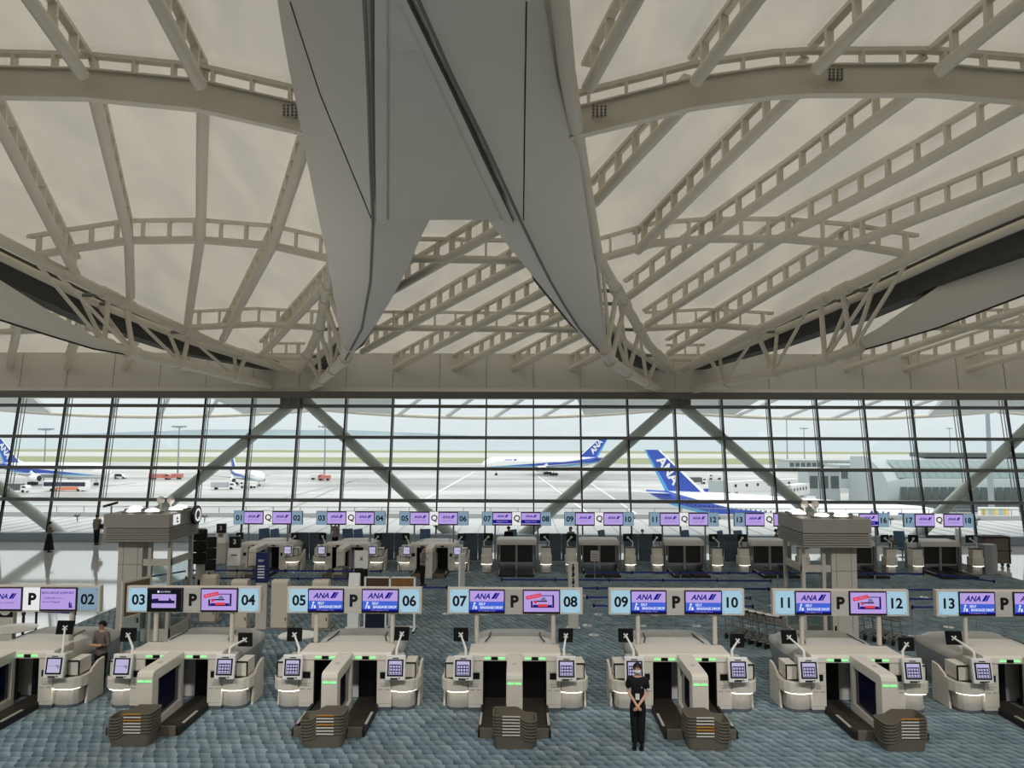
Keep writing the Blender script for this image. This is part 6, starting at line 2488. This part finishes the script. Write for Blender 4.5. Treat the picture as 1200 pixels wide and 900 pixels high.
    if skirt:
        sk = MB()
        rings = []
        for z, rx, ry in ((0.98, 0.135, 0.11), (0.84, 0.175, 0.14), (0.6, 0.21, 0.18), (0.3, 0.27, 0.23), (0.12, 0.31, 0.26), (0.12, 0.29, 0.24), (0.5, 0.17, 0.14)):
            rings.append([Vector(((rx + 0.012 * math.cos(8 * 2 * math.pi * j / 32) * (1.0 - z)) * k * math.cos(2 * math.pi * j / 32), ry * k * math.sin(2 * math.pi * j / 32), z * k)) for j in range(32)])
        sk.loft(rings)
        sk.build('skirt', legs, t, smooth=60)
    elif seated:
        tr = [[G(P(0, 0.0, 0.88, (0.135, 0.10)), 0.012)]]
        for s in (-1, 1):
            tr.append([G(P(0, 0.0, 0.88, (0.135, 0.10)), 0.012), P(s * 0.09, -0.02, 0.84, 0.098), P(s * 0.10, -0.42, 0.83, 0.075), P(s * 0.10, -0.44, 0.45, 0.058)])
        skin_mesh('trousers', tr, legs, t)
    else:
        tr = [[G(P(0, 0.0, 0.93, (0.128, 0.098)), 0.012), G(P(0, 0.0, 0.86, (0.132, 0.10)), 0.014)]]
        for s in (-1, 1):
            tr.append([G(P(0, 0.0, 0.86, (0.132, 0.10)), 0.014), P(s * 0.078, 0.0, 0.77, 0.100), P(s * 0.074, -0.004, 0.60, 0.090), P(s * 0.068, -0.004, 0.42, 0.080), P(s * 0.065, 0.006, 0.22, 0.073), P(s * 0.064, 0.0, 0.07, 0.068)])
        skin_mesh('trousers', tr, legs, t)
    if not seated:
        for s in (-1, 1):
            sb = MB()
            rings = []
            for y, w, h in ((0.065, 0.030, 0.045), (0.03, 0.042, 0.075), (-0.04, 0.042, 0.068), (-0.10, 0.045, 0.05), (-0.15, 0.040, 0.038), (-0.175, 0.022, 0.028)):
                rings.append([Vector(((s * 0.071 + a * w) * k, y * k, b * h * k)) for a, b in ((-1, 0.0), (1, 0.0), (1, 0.5), (0.6, 0.95), (-0.6, 0.95), (-1, 0.5))])
            sb.loft(rings)
            sb.build('shoe', M_shoe, t, smooth=50)
    if bag == 'shoulder':
        b = MB().box(-0.36 * k, -0.12 * k, 0.86 * k, -0.20 * k, 0.12 * k, 1.12 * k)
        b.build('shoulder_bag', M_blackcl, t, bev=0.04)
        MB().ribbon([(-0.27 * k, 0.09 * k, 1.10 * k), (-0.19 * k, 0.08 * k, 1.36 * k), (-0.17 * k, 0.0, 1.42 * k), (-0.19 * k, -0.08 * k, 1.34 * k), (-0.27 * k, -0.09 * k, 1.10 * k)], 0.03, 0.01, up=(1, 0, 0)).build('bag_strap', M_blackcl, t)
    return t


s = atz(748, 876.5)
st = person('staff member in black uniform and white mask, hands clasped before P nine', (s.x, s.y + 0.02, 0), -0.22, 1.66, mask=True)
ln = MB()
for a in (-1, 1):
    ln.tube([(a * 0.06, -0.045, 1.385), (a * 0.055, -0.118, 1.30), (a * 0.02, -0.142, 1.15), (0, -0.142, 1.10)], 0.006, 6)
ln.build('lanyard', M_navycl, st)
MB().box(-0.035, -0.148, 0.98, 0.045, -0.140, 1.10).build('id_card', M_mask, st)
MB().box(0.075, -0.128, 1.20, 0.105, -0.116, 1.235).build('badge', M_rod, st)
MB().box(0.185, -0.045, 1.155, 0.235, -0.035, 1.18).build('sleeve_patch', M_mask, st)

s = aty(112, 770, 19.3)
person('person in a brown-grey jacket standing behind the desk of P two, looking down', (aty(118.5, 770, 18.7).x, 18.7, 0), -0.25, 1.62, top=M_browncl, legs=M_blackcl, sleeves='long', hands='fold')
s = atz(57, 647)
person('woman in a grey top and long black skirt on the polished floor by the glass', (s.x, s.y, 0), 2.3, 1.62, top=M_browncl, legs=M_blackcl, sleeves='long', skirt=True, hands='chest')
s = atz(115, 638)
person('man in pale shirt with black shoulder bag, by the glass near the tower', (s.x, 42.6, 0), 3.0, 1.74, top=M_greycl, legs=M_blackcl, sleeves='long', hands='side', bag='shoulder')
s = aty(495, 684, 31.6)
person('woman in grey top and black trousers standing before Q counter five', (aty(495, 684, 31.5).x, 31.5, 0), 1.3, 1.62, top=M_greycl, legs=M_blackcl, sleeves='long', hands='fold', hair_long=True)
person('staff member in dark clothes behind the conveyor of Q seven', (aty(596, 640, 38.4).x, 38.4, 0), 3.1, 1.66, sleeves='long', hands='side')
person('long-haired person beside the partition left of Q nine', (aty(669, 640, 38.6).x, 38.6, 0), 0.4, 1.62, top=M_greycl, sleeves='long', hands='side', hair_long=True)
person('person whose head shows above the partition behind Q ten', (aty(753, 640, 39.0).x, 39.0, 0), 0.2, 1.45, top=M_navycl, sleeves='long', hands='side')
person('person in brown-grey jacket leaning behind the hood of Q thirteen', (aty(910, 640, 38.0).x, 38.0, 0), 1.2, 1.62, top=M_browncl, sleeves='long', hands='chest')
person('person in grey jacket behind the desk of Q sixteen, looking down', (aty(1045, 640, 36.6).x, 36.6, 0), 0.6, 1.52, top=M_browncl, sleeves='long', hands='fold')
person('person in dark clothes behind the Q three sign post', (aty(392.5, 640, 40.0).x, 40.0, 0), 3.0, 1.7, sleeves='long', top=M_greycl, hands='side')
